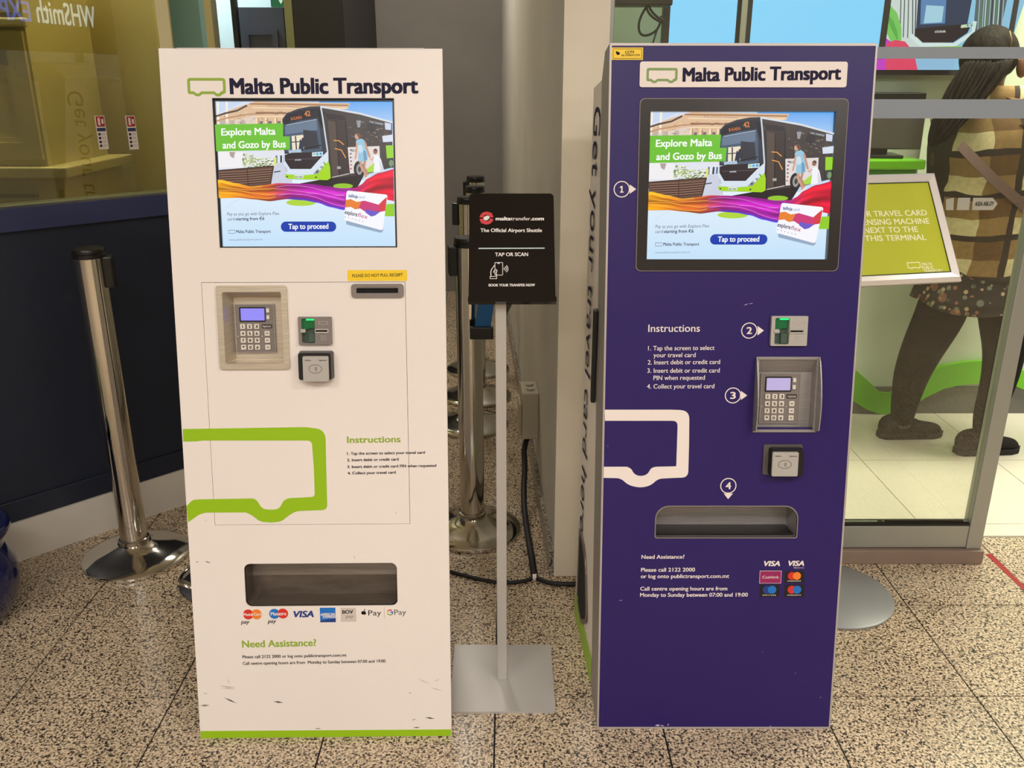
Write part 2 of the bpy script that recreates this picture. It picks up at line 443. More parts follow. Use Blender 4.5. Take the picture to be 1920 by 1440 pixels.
# ------------------------------------------------------------------ office behind glass on the right
GY = 2.471
of = struct(MB().box((.26, 2.60, -.05), (4.2, 3.9, -.003), M['off_grout']).build('floor_office'))
tl = .535; ox, oy = 1.425, 3.235
ang = 0
k = 0
for i in range(-3, 6):
    for j in range(-2, 2):
        x0, x1 = ox+i*tl, ox+(i+1)*tl; y0, y1 = oy+j*tl, oy+(j+1)*tl
        x0c, x1c = max(x0, .26), min(x1, 4.2); y0c, y1c = max(y0, 2.615), min(y1, 3.9)
        if x1c-x0c < .02 or y1c-y0c < .02: continue
        MB().box((x0c+.0015, y0c+.0015, -.003), (x1c-.0015, y1c-.0015, .001), M['off_tile']).build('tile', of)
IW = 3.765
struct(MB().box((.26, IW, 0), (4.3, IW+.1, 3), M['off_wall']).build('wall_office'))
kb = struct(MB().box((.26, IW-.01, .001), (4.3, IW, .13), M['kickgrey']).build('baseboard_office'))
# green wave ribbon on the low wall
def wave_ribbon():
    pts_top = [(1260, 730), (1300, 722), (1360, 700), (1420, 672), (1480, 660), (1540, 668), (1600, 690), (1625, 712), (1650, 735), (1668, 737), (1700, 722), (1735, 700), (1770, 685), (1810, 678), (1850, 676), (1900, 690), (1940, 700), (2000, 730)]
    pts_bot = [(1260, 768), (1300, 762), (1360, 742), (1420, 714), (1480, 704), (1540, 718), (1600, 752), (1625, 768), (1650, 776), (1672, 776), (1700, 768), (1735, 745), (1770, 728), (1810, 720), (1850, 718), (1900, 722), (1940, 740), (2000, 770)]
    tp = [on_y(x, y, IW-.02) for x, y in pts_top]; bt = [on_y(x, y, IW-.02) for x, y in pts_bot]
    pl = [(p.x, p.z) for p in tp]+[(p.x, p.z) for p in reversed(bt)]
    return MB().plate(pl, [], lambda u, v, w_: (u, IW-.001-w_, v), 0, .024, M['lime'])
tag(wave_ribbon().build('wave_decoration', bevel=.002), 'bright green wavy ribbon fixed low on the office wall', 'decoration')
# counter with green edge
ct = empty('counter', 'office counter with bright green front edge under the dark monitor', 'counter', (1.2, 3.2, 0))
p0 = on_y(1645, 300, 3.30); p1 = on_y(1736, 312, 3.30)
cz = p0.z
MB().box((-.55, .10, cz-.035), (p1.x-1.2, IW-3.2-.012, cz), M['lime']).build('worktop', ct, bevel=.006)
MB().box((-.52, .13, cz-.09), (p1.x-1.22, IW-3.2-.02, cz-.036), mat('dark_lime', (60, 128, 10), .4)).build('apron', ct)
MB().box((-.5, .20, .001), (p1.x-1.35, IW-3.2-.055, cz-.091), M['off_wall']).build('body', ct)
tag(MB().box((p1.x-.02, 3.62, cz-.25), (p1.x+.12, IW-.002, cz+.17), mat('printer_white', (196, 200, 182), .5)).build('wall_cabinet', bevel=.006), 'pale cabinet box on the office wall beside the monitor', 'cabinet')
# monitor
a = on_y(1640, 298, 3.42); b_ = on_y(1717, 298, 3.42)
mo = empty('monitor', 'dark grey office monitor standing on the green counter', 'monitor', (b_.x-.17, 3.42, cz), radians(-8))
MB().box((-.2, -.015, .03), (.17, .015, .165), M['grey_dark']).build('screen', mo, bevel=.006)
MB().box((-.06, .016, .01), (.06, .04, .12), M['black']).build('stand', mo, bevel=.003)
MB().box((-.10, -.06, 0), (.10, .10, .012), M['black']).build('foot', mo, bevel=.003)
a = on_y(1640, 173, IW-.03); b_ = on_y(1722, 186, IW-.03)
sh = MB(); sh.box((a.x-.2, IW-.10, b_.z-.005), (b_.x, IW-.001, a.z), M['black'])
tag(sh.build('wall_shelf', bevel=.004), 'flat black box mounted on the office wall above the monitor', 'box')

# ------------------------------------------------------------------ glass front of the office
w2 = struct(MB().box((.262, GY-.004, .135), (1.47, GY+.004, 3.0), M['glass_clear']).build('window_2'))
MB().box((.256, GY-.015, .046), (.275, GY+.015, 3.0), M['alu']).build('frame_stile', w2, bevel=.002)
MB().box((1.452, GY-.022, .046), (1.500, GY+.022, 3.0), M['alu']).build('frame_stile', w2, bevel=.003)
MB().box((.256, GY-.018, .050), (1.452, GY+.018, .126), M['alu']).build('bottom_rail', w2, bevel=.002)
MB().box((.256, GY-.016, .126), (1.452, GY+.016, .134), M['black']).build('gasket', w2)
for z0, z1 in ((1.506, 1.535), (1.355, 1.404)):
    MB().box((.275, GY-.0065, z0), (1.452, GY-.0045, z1), M['band']).build('frosted_band', w2)
struct(MB().box((.256, GY-.035, 0), (1.505, GY+.05, .046), M['plinth']).build('trim_4', bevel=.002))
# brand label on the glass
def gl_poly(pts): return [(p.x, p.z) for p in (on_y(x, y, GY-.006) for x, y in pts)]
gf = lambda u, v, w_: (u, GY-.0045-w_, v)
lb = MB(); gm = mat('label_grey', (178, 174, 160), .5)
lb.plate(gl_poly([(1774, 394), (1774, 374), (1789, 371), (1788, 394)]), [], gf, 0, .0006, gm)
lb.plate(gl_poly([(1794, 394), (1797, 371), (1820, 371), (1817, 394)]), [], gf, 0, .0006, gm)
lb.plate(gl_poly([(1823, 394), (1825, 371), (1862, 371), (1871, 382), (1862, 394)]), [], gf, 0, .0006, gm)
l1 = tag(lb.build('door_label'), 'grey adhesive label with arrow shape and black lettering on the office glass', 'label')
mb = MB(); q = gl_poly([(1828, 386), (1863, 385.5)]); put_text(mb, 'ASSA ABLOY', q[0], q[1], .011, gf, M['print_black'], .03, .001); mb.build('lettering', l1)

# big blue screens and the bus display on the office wall
def display(x0, x1, ybot, Y, name, label, fill, bez=.022, ztop=2.35, bez_bot=None):
    a = on_y(x0, ybot, Y); b_ = on_y(x1, ybot, Y)
    e = empty(name, label, 'screen', ((a.x+b_.x)/2, Y, a.z))
    hw = (b_.x-a.x)/2; hh = ztop-a.z
    MB().plate([(-hw, 0), (hw, 0), (hw, hh), (-hw, hh)], [[(-hw+bez, bez), (hw-bez, bez), (hw-bez, hh-bez), (-hw+bez, hh-bez)]], lambda u, v, w_: (u, -w_, v), -.04, .004, M['charcoal']).build('bezel', e, bevel=.002)
    return e, hw, hh
DY = 3.35
blue = mat('blue_screen', (10, 12, 16), .3, emit=(128, 204, 255), estr=1.22)
for k, (x0, x1, lab) in enumerate([(1240, 1386, 'left one of the two plain light blue screens above the purple kiosk'), (1391, 1656, 'wide right one of the two plain light blue screens above the purple kiosk')]):
    e, hw, hh = display(x0, x1, 110, DY, 'wall_screen', lab, blue)
    MB().box((-hw+.02, -.001, .02), (hw-.02, .03, hh-.02), blue).build('panel', e)
    MB().box((-.06, .041, .2), (.06, IW-DY-.001, .5), M['charcoal']).build('bracket', e)
a = on_y(1386, 80, DY-.01); b_ = on_y(1393, 80, DY-.01)
tag(MB().box((a.x-.001, DY-.012, 1.45), (b_.x+.006, DY-.005, 2.4), M['alu']).build('cover_strip'), 'slim silver strip covering the joint between the two blue screens', 'strip')
# the bus advert display
BD = IW-.06
a = on_y(1560, 131, BD); b_ = on_y(1878, 131, BD)
bd = empty('advert_display', 'large display on office wall showing the front of a bus and coloured petals', 'screen', (a.x, BD, a.z))
bw, bh = b_.x-a.x, 2.3-a.z
MB().plate([(-.02, -.02), (bw+.02, -.02), (bw+.02, bh+.02), (-.02, bh+.02)], [[(0, 0), (bw, 0), (bw, bh), (0, bh)]], lambda u, v, w_: (u, -w_, v), -.059, .004, M['charcoal']).build('bezel', bd, bevel=.002)
def bdp(x, y):
    p = on_y(x, y, BD); return (p.x-a.x, p.z-a.z)
class Paint:
    """layered flat picture: polygons with colours, every layer a hair in front of the last"""
    def __init__(s, fn, m=None, step=.00003): s.mb = MB(); s.fn = fn; s.w = 0; s.m = m or M['screen']; s.step = step
    def poly(s, pts, c, c2=None):
        """c2: colour reached at the last points in y (simple vertical gradient)"""
        s.w += s.step
        tris = tessellate_polygon([[Vector((p[0], p[1], 0)) for p in pts]])
        ys = [p[1] for p in pts]; y0, y1 = min(ys), max(ys)
        cs = []
        for p in pts:
            t = (p[1]-y0)/(y1-y0+1e-9); cc = c if not c2 else tuple(c[i]*(1-t)+c2[i]*t for i in range(3)); cs.append(lin(cc))
        s.mb.add([s.fn(p[0], p[1], s.w) for p in pts], [tuple(t) for t in tris], s.m, cols=cs)
    def line(s, pts, r, c):
        L_, R_ = [], []
        for i, p in enumerate(pts):
            a, b = Vector(pts[max(i-1, 0)]), Vector(pts[min(i+1, len(pts)-1)]); d = (b-a).normalized(); n = Vector((-d.y, d.x))*r
            L_.append((p[0]+n.x, p[1]+n.y)); R_.append((p[0]-n.x, p[1]-n.y))
        s.poly(L_+R_[::-1], c)
    def ell(s, cx, cy, rx, ry, c, n=18): s.poly(circ(cx, cy, rx, n, ry), c)
    def grid(s, rows, colfn):
        """rows: list of rows of points"""
        s.w += s.step; nr, nc = len(rows), len(rows[0])
        vs = [s.fn(p[0], p[1], s.w) for r in rows for p in r]
        cs = [lin(colfn(i/(nr-1), j/(nc-1))) for i in range(nr) for j in range(nc)]
        fs = [(i*nc+j, i*nc+j+1, (i+1)*nc+j+1, (i+1)*nc+j) for i in range(nr-1) for j in range(nc-1)]
        s.mb.add(vs, fs, s.m, cols=cs)
    def text(s, t, p0, p1, cap, c, bold=.012, shear=0):
        s.w += s.step
        vs, fs, x0, x1 = text_mesh(t, bold, shear)
        d = Vector((p1[0]-p0[0], p1[1]-p0[1])); L = d.length; d /= L; up = Vector((d.y, -d.x)); sx = L/(x1-x0)
        for dx, dy, dw in BOLD(bold):
            s.w += s.step*.4
            out = [s.fn(*(Vector(p0)+d*((x-x0+dx)*sx)+up*((y+dy)*cap)), s.w) for x, y in vs]
            s.mb.add(out, fs, s.m, cols=[lin(c)]*len(out))
pt = Paint(lambda x, y, w_: (lambda q: (q[0], -.0005-w_*8, q[1]))(bdp(x, y)))
pt.poly([(1560, -350), (2040, -350), (1878, 131), (1560, 131)], (150, 205, 245))
pt.poly([(1655, -60), (1780, -60), (1772, 90), (1655, 90)], (212, 226, 232))
for i in range(15):
    x = 1690+i*7; pt.line([(x, -40+random.random()*30), (x-4+random.random()*6, 60+random.random()*20)], .8+random.random()*2, random.choice([(96, 88, 84), (236, 246, 250), (140, 160, 170), (70, 74, 84)]))
pt.poly([(1834, -60), (1900, -60), (1870, 78), (1822, 78)], (96, 108, 120))
for i in range(12):
    x = 1838+i*4; pt.line([(x, -30), (x-7, 70)], .9, random.choice([(210, 230, 240), (50, 60, 70), (170, 190, 200), (90, 150, 90)]))
pt.poly([(1722, -40), (1828, -40), (1812, 45), (1716, 54)], (52, 64, 92))
pt.poly([(1726, -40), (1775, -40), (1770, 44), (1724, 46)], (96, 140, 200))
pt.poly([(1735, 10), (1768, 12), (1764, 42), (1730, 44)], (172, 216, 246))
pt.poly([(1715, 54), (1820, 44), (1812, 62), (1785, 80), (1728, 80), (1713, 66)], (46, 36, 42))
pt.line([(1706, 66), (1726, 85), (1788, 84), (1822, 62), (1826, 40)], 3.6, (222, 240, 250))
pt.text('OTOKAR', (1751, 62), (1771, 61), 4, (230, 235, 240), .03)
pt.poly([(1800, 47), (1824, 44), (1824, 50), (1799, 53)], (210, 230, 200)); pt.ell(1812, 48, 2, 2, (60, 150, 230)); pt.ell(1819, 48, 2, 2, (60, 150, 230))
pt.poly([(1646, 88), (1795, 88), (1790, 106), (1646, 106)], (186, 222, 244))
pt.line([(1710, 90), (1800, 88)], 1.6, (150, 225, 60))
pt.poly([(1652, 8), (1662, 4), (1680, 25), (1688, 52), (1688, 76), (1668, 78), (1650, 40)], (126, 206, 104))
for k in range(5): pt.line([(1655+k*4, 14+k*6), (1668+k*3, 50+k*3), (1680, 74)], .8, (92, 176, 82))
pt.poly([(1640, 58), (1656, 70), (1668, 78), (1660, 131), (1630, 131)], (206, 66, 212))
pt.poly([(1660, 82), (1676, 75), (1694, 78), (1706, 92), (1714, 112), (1718, 131), (1658, 131)], (232, 72, 112))
pt.poly([(1716, 112), (1790, 108), (1783, 131), (1719, 131)], (150, 196, 240))
pt.mb.build('picture', bd)

# dangling cables and black box top of the purple kiosk
bx = empty('cable_box', 'black ceiling-hung box with loose black cables left of the blue screens', 'box', (on_y(1190, 0, 3.2).x, 3.2, on_y(1190, 12, 3.2).z))
MB().box((-.14, -.05, 0), (.12, .05, .09), M['charcoal']).build('housing', bx, bevel=.004)
MB().box((-.02, -.01, .091), (.02, .01, 3.0-bx.location.z), M['charcoal']).build('hanger', bx)
def px_curve(pts, Y, r, name, parent):
    P = [on_y(x, y, Y)-Vector(parent.location) for x, y in pts]
    cu = bpy.data.curves.new('c', 'CURVE'); cu.dimensions = '3D'; sp = cu.splines.new('NURBS'); sp.points.add(len(P)-1)
    for q, p in zip(sp.points, P): q.co = (*p, 1)
    sp.use_endpoint_u = True; sp.order_u = 4; cu.bevel_depth = r; cu.bevel_resolution = 2; cu.resolution_u = 6
    ob = bpy.data.objects.new(name, cu); me = bpy.data.meshes.new_from_object(ob); bpy.data.objects.remove(ob)
    me.materials.append(M['rubber']); me.name = name
    me.polygons.foreach_set('use_smooth', [True]*len(me.polygons))
    o = bpy.data.objects.new(name, me); COL.objects.link(o); o.parent = parent; return o
px_curve([(1214, 10), (1206, 22), (1196, 40), (1198, 66), (1214, 68), (1232, 58), (1238, 46), (1240, 30)], 3.19, .004, 'cable', bx)
px_curve([(1212, 10), (1212, 24), (1224, 36), (1242, 42)], 3.18, .004, 'cable', bx)
px_curve([(1216, 10), (1220, 22), (1232, 34), (1244, 38)], 3.17, .004, 'cable', bx)
px_curve([(1236, 46), (1228, 66), (1222, 84), (1220, 110)], 3.19, .003, 'cable', bx)

# ================================================================== KIOSKS
class Kiosk:
    def __init__(s, X, Y, yaw, W, lean, L):
        s.X, s.Y, s.yaw, s.W, s.lean, s.L = X, Y, yaw, W, lean, L
        s.o = Vector((X, Y, 0)); s.a = Vector((cos(yaw), sin(yaw), 0))
        s.b = Vector((-sin(yaw)*sin(lean), cos(yaw)*sin(lean), cos(lean))); s.n = s.a.cross(s.b)
        s.hw = W/2; s.t = .15
    def uv(s, x, y, w=0):
        P = hit(x, y, s.o+s.n*w, s.n)-s.o; return (P.dot(s.a), P.dot(s.b))
    def P(s, u, v, w=0):
        return (u, v*sin(s.lean)-w*cos(s.lean), v*cos(s.lean)+w*sin(s.lean))
    def rect(s, x0, y0, x1, y1, w=0):
        a, b = s.uv(x0, y1, w), s.uv(x1, y0, w); return (a[0], a[1], b[0], b[1])
    def poly(s, pts, w=0): return [s.uv(x, y, w) for x, y in pts]
    def quad(s, tl, tr, br, bl):
        q = s.poly([tl, tr, br, bl]); return ((q[0][0]+q[3][0])/2, (q[2][1]+q[3][1])/2, (q[1][0]+q[2][0])/2, (q[0][1]+q[1][1])/2)
KL = Kiosk(-.4266, 1.6668, .0110, .5858, .1822, 1.5404)
KR = Kiosk(.4864, 1.6927, -.0022, .5545, .1616, 1.5453)

def smooth_poly(pts, rads, n=5):
    """round the corners of an open or closed point list; rads per point"""
    out = []; N_ = len(pts)
    for i, (p, r) in enumerate(zip(pts, rads)):
        if not r: out.append(tuple(p)); continue
        p = Vector(p); a = Vector(pts[i-1]); b = Vector(pts[(i+1) % N_])
        da, db = (a-p), (b-p); r1 = min(r, da.length*.5, db.length*.5); s0 = p+da.normalized()*r1; s1 = p+db.normalized()*r1
        for k in range(n+1):
            t = k/n; out.append(tuple(s0*(1-t)**2+p*2*t*(1-t)+s1*t*t))
    return out
def bus_logo(x0, y0, x1, y1, th):
    """outline of a little bus, unit rectangle given in (u,v), returns outer, inner"""
    W_, H_ = x1-x0, y1-y0
    def m(pts): return [(x0+a*W_, y0+b*H_) for a, b in pts]
    out = m([(.0, 1), (1, 1), (1, .18), (.90, .10), (.84, 0), (.74, 0), (.68, .12), (.37, .12), (.31, 0), (.21, 0), (.14, .12), (.0, .12)])
    out = smooth_poly(out[::-1], [.06*W_, .02*W_, .03*W_, .03*W_, .02*W_, .02*W_, .03*W_, .03*W_, .02*W_, .06*W_, .08*W_, .08*W_])
    t = th/W_; s_ = th/H_
    inn = m([(t, 1-s_), (1-t, 1-s_), (1-t, .22+s_*.6), (.87, .12+s_), (.82, s_), (.76, s_), (.70, .12+s_), (.35, .12+s_), (.29, s_), (.23, s_), (.16, .12+s_), (t, .12+s_)])
    inn = smooth_poly(inn[::-1], [.03*W_]*12)
    return out, inn

def shell(K, name_fascia, fm, em, holes, parent, inset=.004, over=0.0):
    """fascia plate with openings, slab sides and top, rear body"""
    hw, L, t = K.hw, K.L, K.t
    s_, c_ = sin(K.lean), cos(K.lean)
    zmin = 0.0
    mb = MB(); mb.plate([(-hw+inset, inset*1.2), (hw-inset, inset*1.2), (hw-inset, L-inset), (-hw+inset, L-inset)], holes, K.P, -.004, 0, fm)
    f = mb.build(name_fascia, parent)
    # slab cheeks and top: profile in (y,z)
    def F2(v, w): q = K.P(0, v, w); return (q[1], q[2])
    prof = [F2(0, -.0005), F2(L, -.0005), F2(L+.0005, -.09), F2(L-.05, -t), (t/c_, .0)]
    # back of profile runs parallel to the face down to the floor
    if over:
        r_ = MB(); r_.plate([(-hw, .0005), (hw, .0005), (hw, L), (-hw, L)], [[(-hw+.004, .004), (hw-.004, .004), (hw-.004, L-.004), (-hw+.004, L-.004)]], K.P, -.014, -.0005, em); r_.build('folded_edge', parent)
        hw = hw-over
    for sx in (-1, 1):
        xo, xi = sx*hw, sx*(hw-.003)
        x0, x1 = min(xo, xi), max(xo, xi)
        m2 = MB(); n = len(prof)
        vs = [(x0, y, z) for y, z in prof]+[(x1, y, z) for y, z in prof]
        m2.add(vs, [tuple(range(n)), tuple(reversed(range(n, 2*n)))]+[((i+1) % n, i, n+i, n+(i+1) % n) for i in range(n)], em)
        m2.build('side_cheek', parent)
    m3 = MB(); pr = [F2(L-.002, -.0005), F2(L+.001, -.0005), F2(L+.0015, -.09), F2(L-.05, -t), F2(L-.055, -t), F2(L-.004, -.09)]
    n = len(pr); x0, x1 = -hw+.003, hw-.003
    vs = [(x0, y, z) for y, z in pr]+[(x1, y, z) for y, z in pr]
    m3.add(vs, [tuple(range(n)), tuple(reversed(range(n, 2*n)))]+[((i+1) % n, i, n+i, n+(i+1) % n) for i in range(n)], em)
    m3.build('top_cap', parent)
    m5 = MB(); e1 = F2(.001, -.0045); e2 = (t/c_-.001, 0)
    m5.box((-hw+.003, .005, .001), (hw-.003, t/c_-.004, .006), em); m5.build('bottom_edge', parent)
    # inner black lining so the openings look into a closed box
    li = MB(); d = t-.004
    li.plate([(-hw+.006, .035), (hw-.006, .035), (hw-.006, L-.06), (-hw+.006, L-.06)], [], K.P, -t+.002, -t+.005, M['void']); li.build('lining', parent)
    # rear body
    yb = .475; fl_ = .0
    z1 = 1.435; by0 = lambda z: (z*s_/c_)+t/c_+.001
    m4 = MB(); ex_ = .0 if K is KL else .019
    vs = [(-hw+.002, by0(0), 0), (hw-.002, by0(0), 0), (hw-.002+ex_*0, yb, 0), (-hw-ex_, yb, 0),
          (-hw+.002, by0(z1+.02), z1+.02), (hw-.002, by0(z1+.02), z1+.02), (hw-.002, yb, z1), (-hw-ex_*.5, yb, z1)]
    m4.add(vs, [(0, 3, 2, 1), (4, 5, 6, 7), (0, 1, 5, 4), (1, 2, 6, 5), (2, 3, 7, 6), (3, 0, 4, 7)], M['kwhite'])
    bo = m4.build('rear_body', parent)
    return f

def tray(K, r, depth, parent, m_back, m_side, rad, name='dispensing_tray', fold=None):
    """recessed steel tray behind an opening"""
    u0, v0, u1, v1 = r; e = .0015
    mb = MB(); out = rrect(u0+e, v0+e, u1-e, v1-e, rad); n = len(out)
    vs = [K.P(u, v, -.0045) for u, v in out]+[K.P(u, v, -depth) for u, v in out]
    mb.add(vs, [(i, n+i, n+(i+1) % n, (i+1) % n) for i in range(n)], m_side)
    if fold:
        vm = v0+(v1-v0)*fold
        mb.add([K.P(u0, vm, -depth+.012), K.P(u1, vm, -depth+.012), K.P(u1, v1, -depth+.0), K.P(u0, v1, -depth+.0), K.P(u0, v0, -depth+.0), K.P(u1, v0, -depth+.0)],
               [(0, 1, 2, 3), (4, 5, 1, 0)], m_back)
    else: mb.add(vs[n:], [tuple(range(n))], m_back)
    return mb.build(name, parent)

# ---- the picture on both touch screens, drawn in the coordinates of a crop of the photo onto the screen plane
def crop2(x, y): return (290+x*.291667, 80+y*.291667)
PR = KL.quad((400.3, 189.4), (734.8, 188.5), (741.5, 460), (416, 464))
def unit(x, y):
    u, v = KL.uv(*crop2(x, y)); return ((u-PR[0])/(PR[2]-PR[0]), (v-PR[1])/(PR[3]-PR[1]))
def advert(K, rect, w0, parent):
    u0, v0, u1, v1 = rect
    def fn(x, y, w_):
        a, b = unit(x, y); a = min(max(a, 0), 1); b = min(max(b, 0), 1)
        return K.P(u0+a*(u1-u0), v0+b*(v1-v0), w0+w_)
    p = Paint(fn, step=.000025); R = random.Random(5)
    A, Bc = 365, 1560
    p.poly([(A, 360), (Bc, 360), (Bc, 1340), (A, 1340)], (196, 220, 246))
    p.poly([(1050, 360), (Bc, 360), (Bc, 620), (1050, 620)], (96, 166, 236), (196, 220, 244))
    # lower white-blue field
    p.poly([(A, 880), (Bc, 880), (Bc, 1340), (A, 1340)], (228, 240, 250), (196, 226, 250))
    # palace
    p.poly([(A, 360), (700, 360), (700, 760), (A, 760)], (214, 222, 240))
    p.poly([(A, 480), (430, 445), (520, 410), (640, 372), (1250, 384), (1236, 420), (1060, 440), (1060, 760), (A, 760)], (222, 186, 150))
    p.poly([(A, 372), (560, 368), (480, 415), (A, 455)], (198, 216, 240))
    for x in (395, 452): p.line([(x, 372), (x+4, 560)], 7, (246, 236, 220))
    p.line([(378, 468), (440, 450), (520, 432), (585, 398)], 6, (84, 70, 66))
    p.line([(378, 500), (460, 478), (600, 455), (700, 450)], 5, (188, 148, 116))
    p.line([(600, 388), (900, 392), (1240, 398)], 5, (168, 124, 90)); p.line([(620, 412), (900, 416), (1230, 416)], 4, (240, 214, 180))
    p.line([(640, 446), (840, 448), (1050, 436)], 6, (150, 110, 82)); p.line([(640, 470), (830, 470)], 4, (242, 214, 178))
    p.text('PALAZZO PARISIO', (720, 408), (935, 416), 13, (170, 140, 120), .0)
    p.poly([(380, 520), (640, 462), (640, 760), (380, 760)], (226, 206, 190))
    for x in (640, 700, 760, 810): p.poly([(x, 480), (x+14, 478), (x+14, 720), (x, 720)], (246, 218, 184)); p.line([(x+16, 480), (x+16, 700)], 2.5, (150, 112, 84))
    for x in (664, 722, 780): p.poly([(x, 500), (x+22, 500), (x+22, 560), (x, 560)], (110, 104, 116))
    for x in (410, 470, 540): p.poly([(x, 500), (x+34, 494), (x+34, 530), (x, 530)], (190, 176, 170))
    for i in range(46):
        x = R.uniform(390, 840); y = R.uniform(430, 530); p.line([(x, y), (x+R.uniform(8, 26), y-R.uniform(0, 3))], 1.4, R.choice([(176, 136, 104), (240, 220, 190), (140, 110, 90), (206, 190, 180)]))
    # square behind the planter
    p.poly([(A, 690), (840, 690), (840, 910), (A, 910)], (226, 228, 238))
    p.poly([(400, 696), (560, 700), (560, 800), (400, 800)], (240, 238, 240))
    p.poly([(470, 700), (510, 700), (500, 742), (478, 728)], (178, 160, 156))
    for x in (770, 800, 822): p.poly([(x, 722), (x+12, 722), (x+12, 772), (x, 772)], R.choice([(40, 50, 70), (90, 120, 150)]))
    p.poly([(765, 775), (850, 760), (880, 900), (700, 912)], (204, 208, 224))
    p.line([(760, 830), (802, 824)], 4, (80, 86, 104)); p.poly([(756, 735), (776, 735), (776, 790), (760, 790)], (220, 226, 120))
    for i in range(230):
        t = R.random(); x = 560+t*195+R.uniform(-6, 6); y = R.uniform(738, 800) if t < .9 else R.uniform(725, 800)
        if R.random() < .15: y -= 22; x = 560+R.random()*70
        p.ell(x, y, R.uniform(4, 10), R.uniform(3, 6), R.choice([(226, 230, 196), (196, 210, 150), (120, 140, 90), (240, 240, 220), (90, 106, 76), (166, 184, 120)]), 6)
    # planter box
    p.poly([(404, 822), (762, 792), (742, 915), (590, 935), (415, 900)], (104, 74, 62))
    for k in range(6):
        y = 826+k*15; p.line([(412+k*3, y+14), (600, y+4), (752-k*3, y-8)], 2.2, (52, 36, 32)); p.line([(412+k*3, y+8), (600, y-1), (752-k*3, y-14)], 2.0, (156, 122, 100))
    p.line([(404, 822), (762, 793)], 4, (64, 46, 40)); p.line([(592, 812), (600, 925)], 2, (60, 42, 36)); p.line([(762, 793), (742, 912)], 3.5, (60, 42, 36))
    # bus: road shadow, side, front
    p.poly([(930, 905), (1130, 868), (1345, 850), (1300, 935), (1000, 930)], (38, 30, 32))
    p.poly([(1060, 408), (1300, 446), (1525, 505), (1530, 800), (1340, 850), (1130, 872), (1100, 700)], (66, 58, 56))
    p.line([(1064, 410), (1160, 426), (1320, 455), (1530, 512)], 6, (214, 220, 228))
    p.poly([(1090, 450), (1220, 468), (1232, 500), (1110, 486)], (44, 40, 42))
    for i in range(60):
        x = R.uniform(1240, 1500); y = R.uniform(500, 650); p.line([(x, y), (x+R.uniform(4, 22), y+R.uniform(0, 5))], R.uniform(1, 3.2), R.choice([(96, 84, 78), (120, 106, 96), (46, 42, 44), (150, 136, 124)]))
    p.ell(1390, 540, 26, 36, (48, 44, 48)); p.poly([(1296, 500), (1326, 500), (1320, 545), (1304, 545)], (150, 150, 156)); p.poly([(1306, 480), (1316, 480), (1322, 500), (1300, 500)], (70, 70, 76))
    p.text('PUBLIC TRANSPORT', (1380, 512), (1470, 530), 10, (190, 200, 210), .02)
    p.poly([(1478, 512), (1520, 520), (1520, 562), (1482, 558)], (206, 212, 232))
    p.poly([(1098, 486), (1225, 504), (1252, 842), (1135, 866)], (60, 50, 48)); p.poly([(1112, 500), (1162, 508), (1182, 850), (1142, 860)], (84, 72, 64))
    p.line([(1225, 504), (1252, 842)], 3, (26, 24, 26)); p.line([(1165, 506), (1188, 850)], 2.5, (32, 28, 28))
    p.line([(1150, 628), (1185, 630), (1216, 656)], 3, (236, 160, 70)); p.line([(1158, 680), (1200, 690), (1228, 740)], 3, (236, 160, 70))
    p.poly([(1172, 795), (1196, 795), (1196, 812), (1172, 812)], (170, 166, 160)); p.line([(1140, 866), (1250, 842)], 3, (196, 190, 186))
    p.poly([(1240, 672), (1445, 664), (1450, 820), (1255, 842)], (226, 216, 214))
    p.text('BUS', (1266, 700), (1298, 700), 15, (90, 90, 100), .03)
    for i in range(6): p.ell(1256+R.uniform(0, 10), 690+i*24, 7, 6, R.choice([(190, 120, 100), (120, 110, 120), (150, 140, 130)]), 8)
    p.poly([(1360, 815), (1450, 740), (1450, 822), (1360, 838)], (170, 218, 70))
    p.ell(1312, 812, 33, 52, (40, 36, 38)); p.ell(1316, 814, 20, 36, (156, 152, 150)); p.ell(1317, 814, 10, 18, (70, 66, 66))
    p.poly([(1462, 600), (1540, 590), (1540, 636), (1468, 640)], (214, 222, 236))
    p.poly([(1486, 660), (1540, 660), (1540, 740), (1492, 744)], (150, 210, 40)); p.poly([(1490, 744), (1540, 740), (1540, 805), (1494, 800)], (60, 60, 60)); p.ell(1520, 775, 14, 22, (120, 150, 110))
    # bus front
    p.poly([(820, 490), (848, 455), (920, 425), (1000, 410), (1062, 408), (1080, 440), (1092, 560), (1112, 700), (1060, 745), (836, 720), (824, 620)], (52, 56, 66))
    p.poly([(826, 500), (850, 466), (930, 436), (1060, 420), (1064, 478), (940, 496), (830, 522)], (36, 36, 44))
    p.text('B-KARA', (878, 500), (948, 488), 20, (196, 110, 60), .03)
    p.text('42', (966, 476), (1002, 470), 34, (214, 130, 66), .03)
    p.poly([(830, 530), (930, 502), (1048, 488), (1062, 560), (1076, 690), (1040, 712), (842, 700)], (74, 90, 112))
    p.poly([(838, 540), (1040, 500), (1046, 560), (840, 590)], (104, 122, 144))
    p.poly([(880, 600), (955, 592), (968, 690), (885, 690)], (236, 224, 200)); p.poly([(955, 560), (1040, 570), (1060, 680), (960, 690)], (52, 54, 62))
    p.line([(905, 600), (912, 690)], 4, (50, 50, 56)); p.line([(880, 640), (960, 634)], 3, (60, 60, 66))
    p.poly([(934, 620), (962, 640), (955, 692), (925, 690)], (44, 52, 70)); p.ell(954, 622, 10, 12, (60, 50, 50), 10)
    p.line([(845, 532), (1040, 494)], 3, (160, 176, 190))
    p.line([(945, 690), (1040, 664), (1070, 660)], 3.5, (26, 26, 30)); p.poly([(860, 692), (940, 684), (945, 706), (864, 712)], (176, 196, 216))
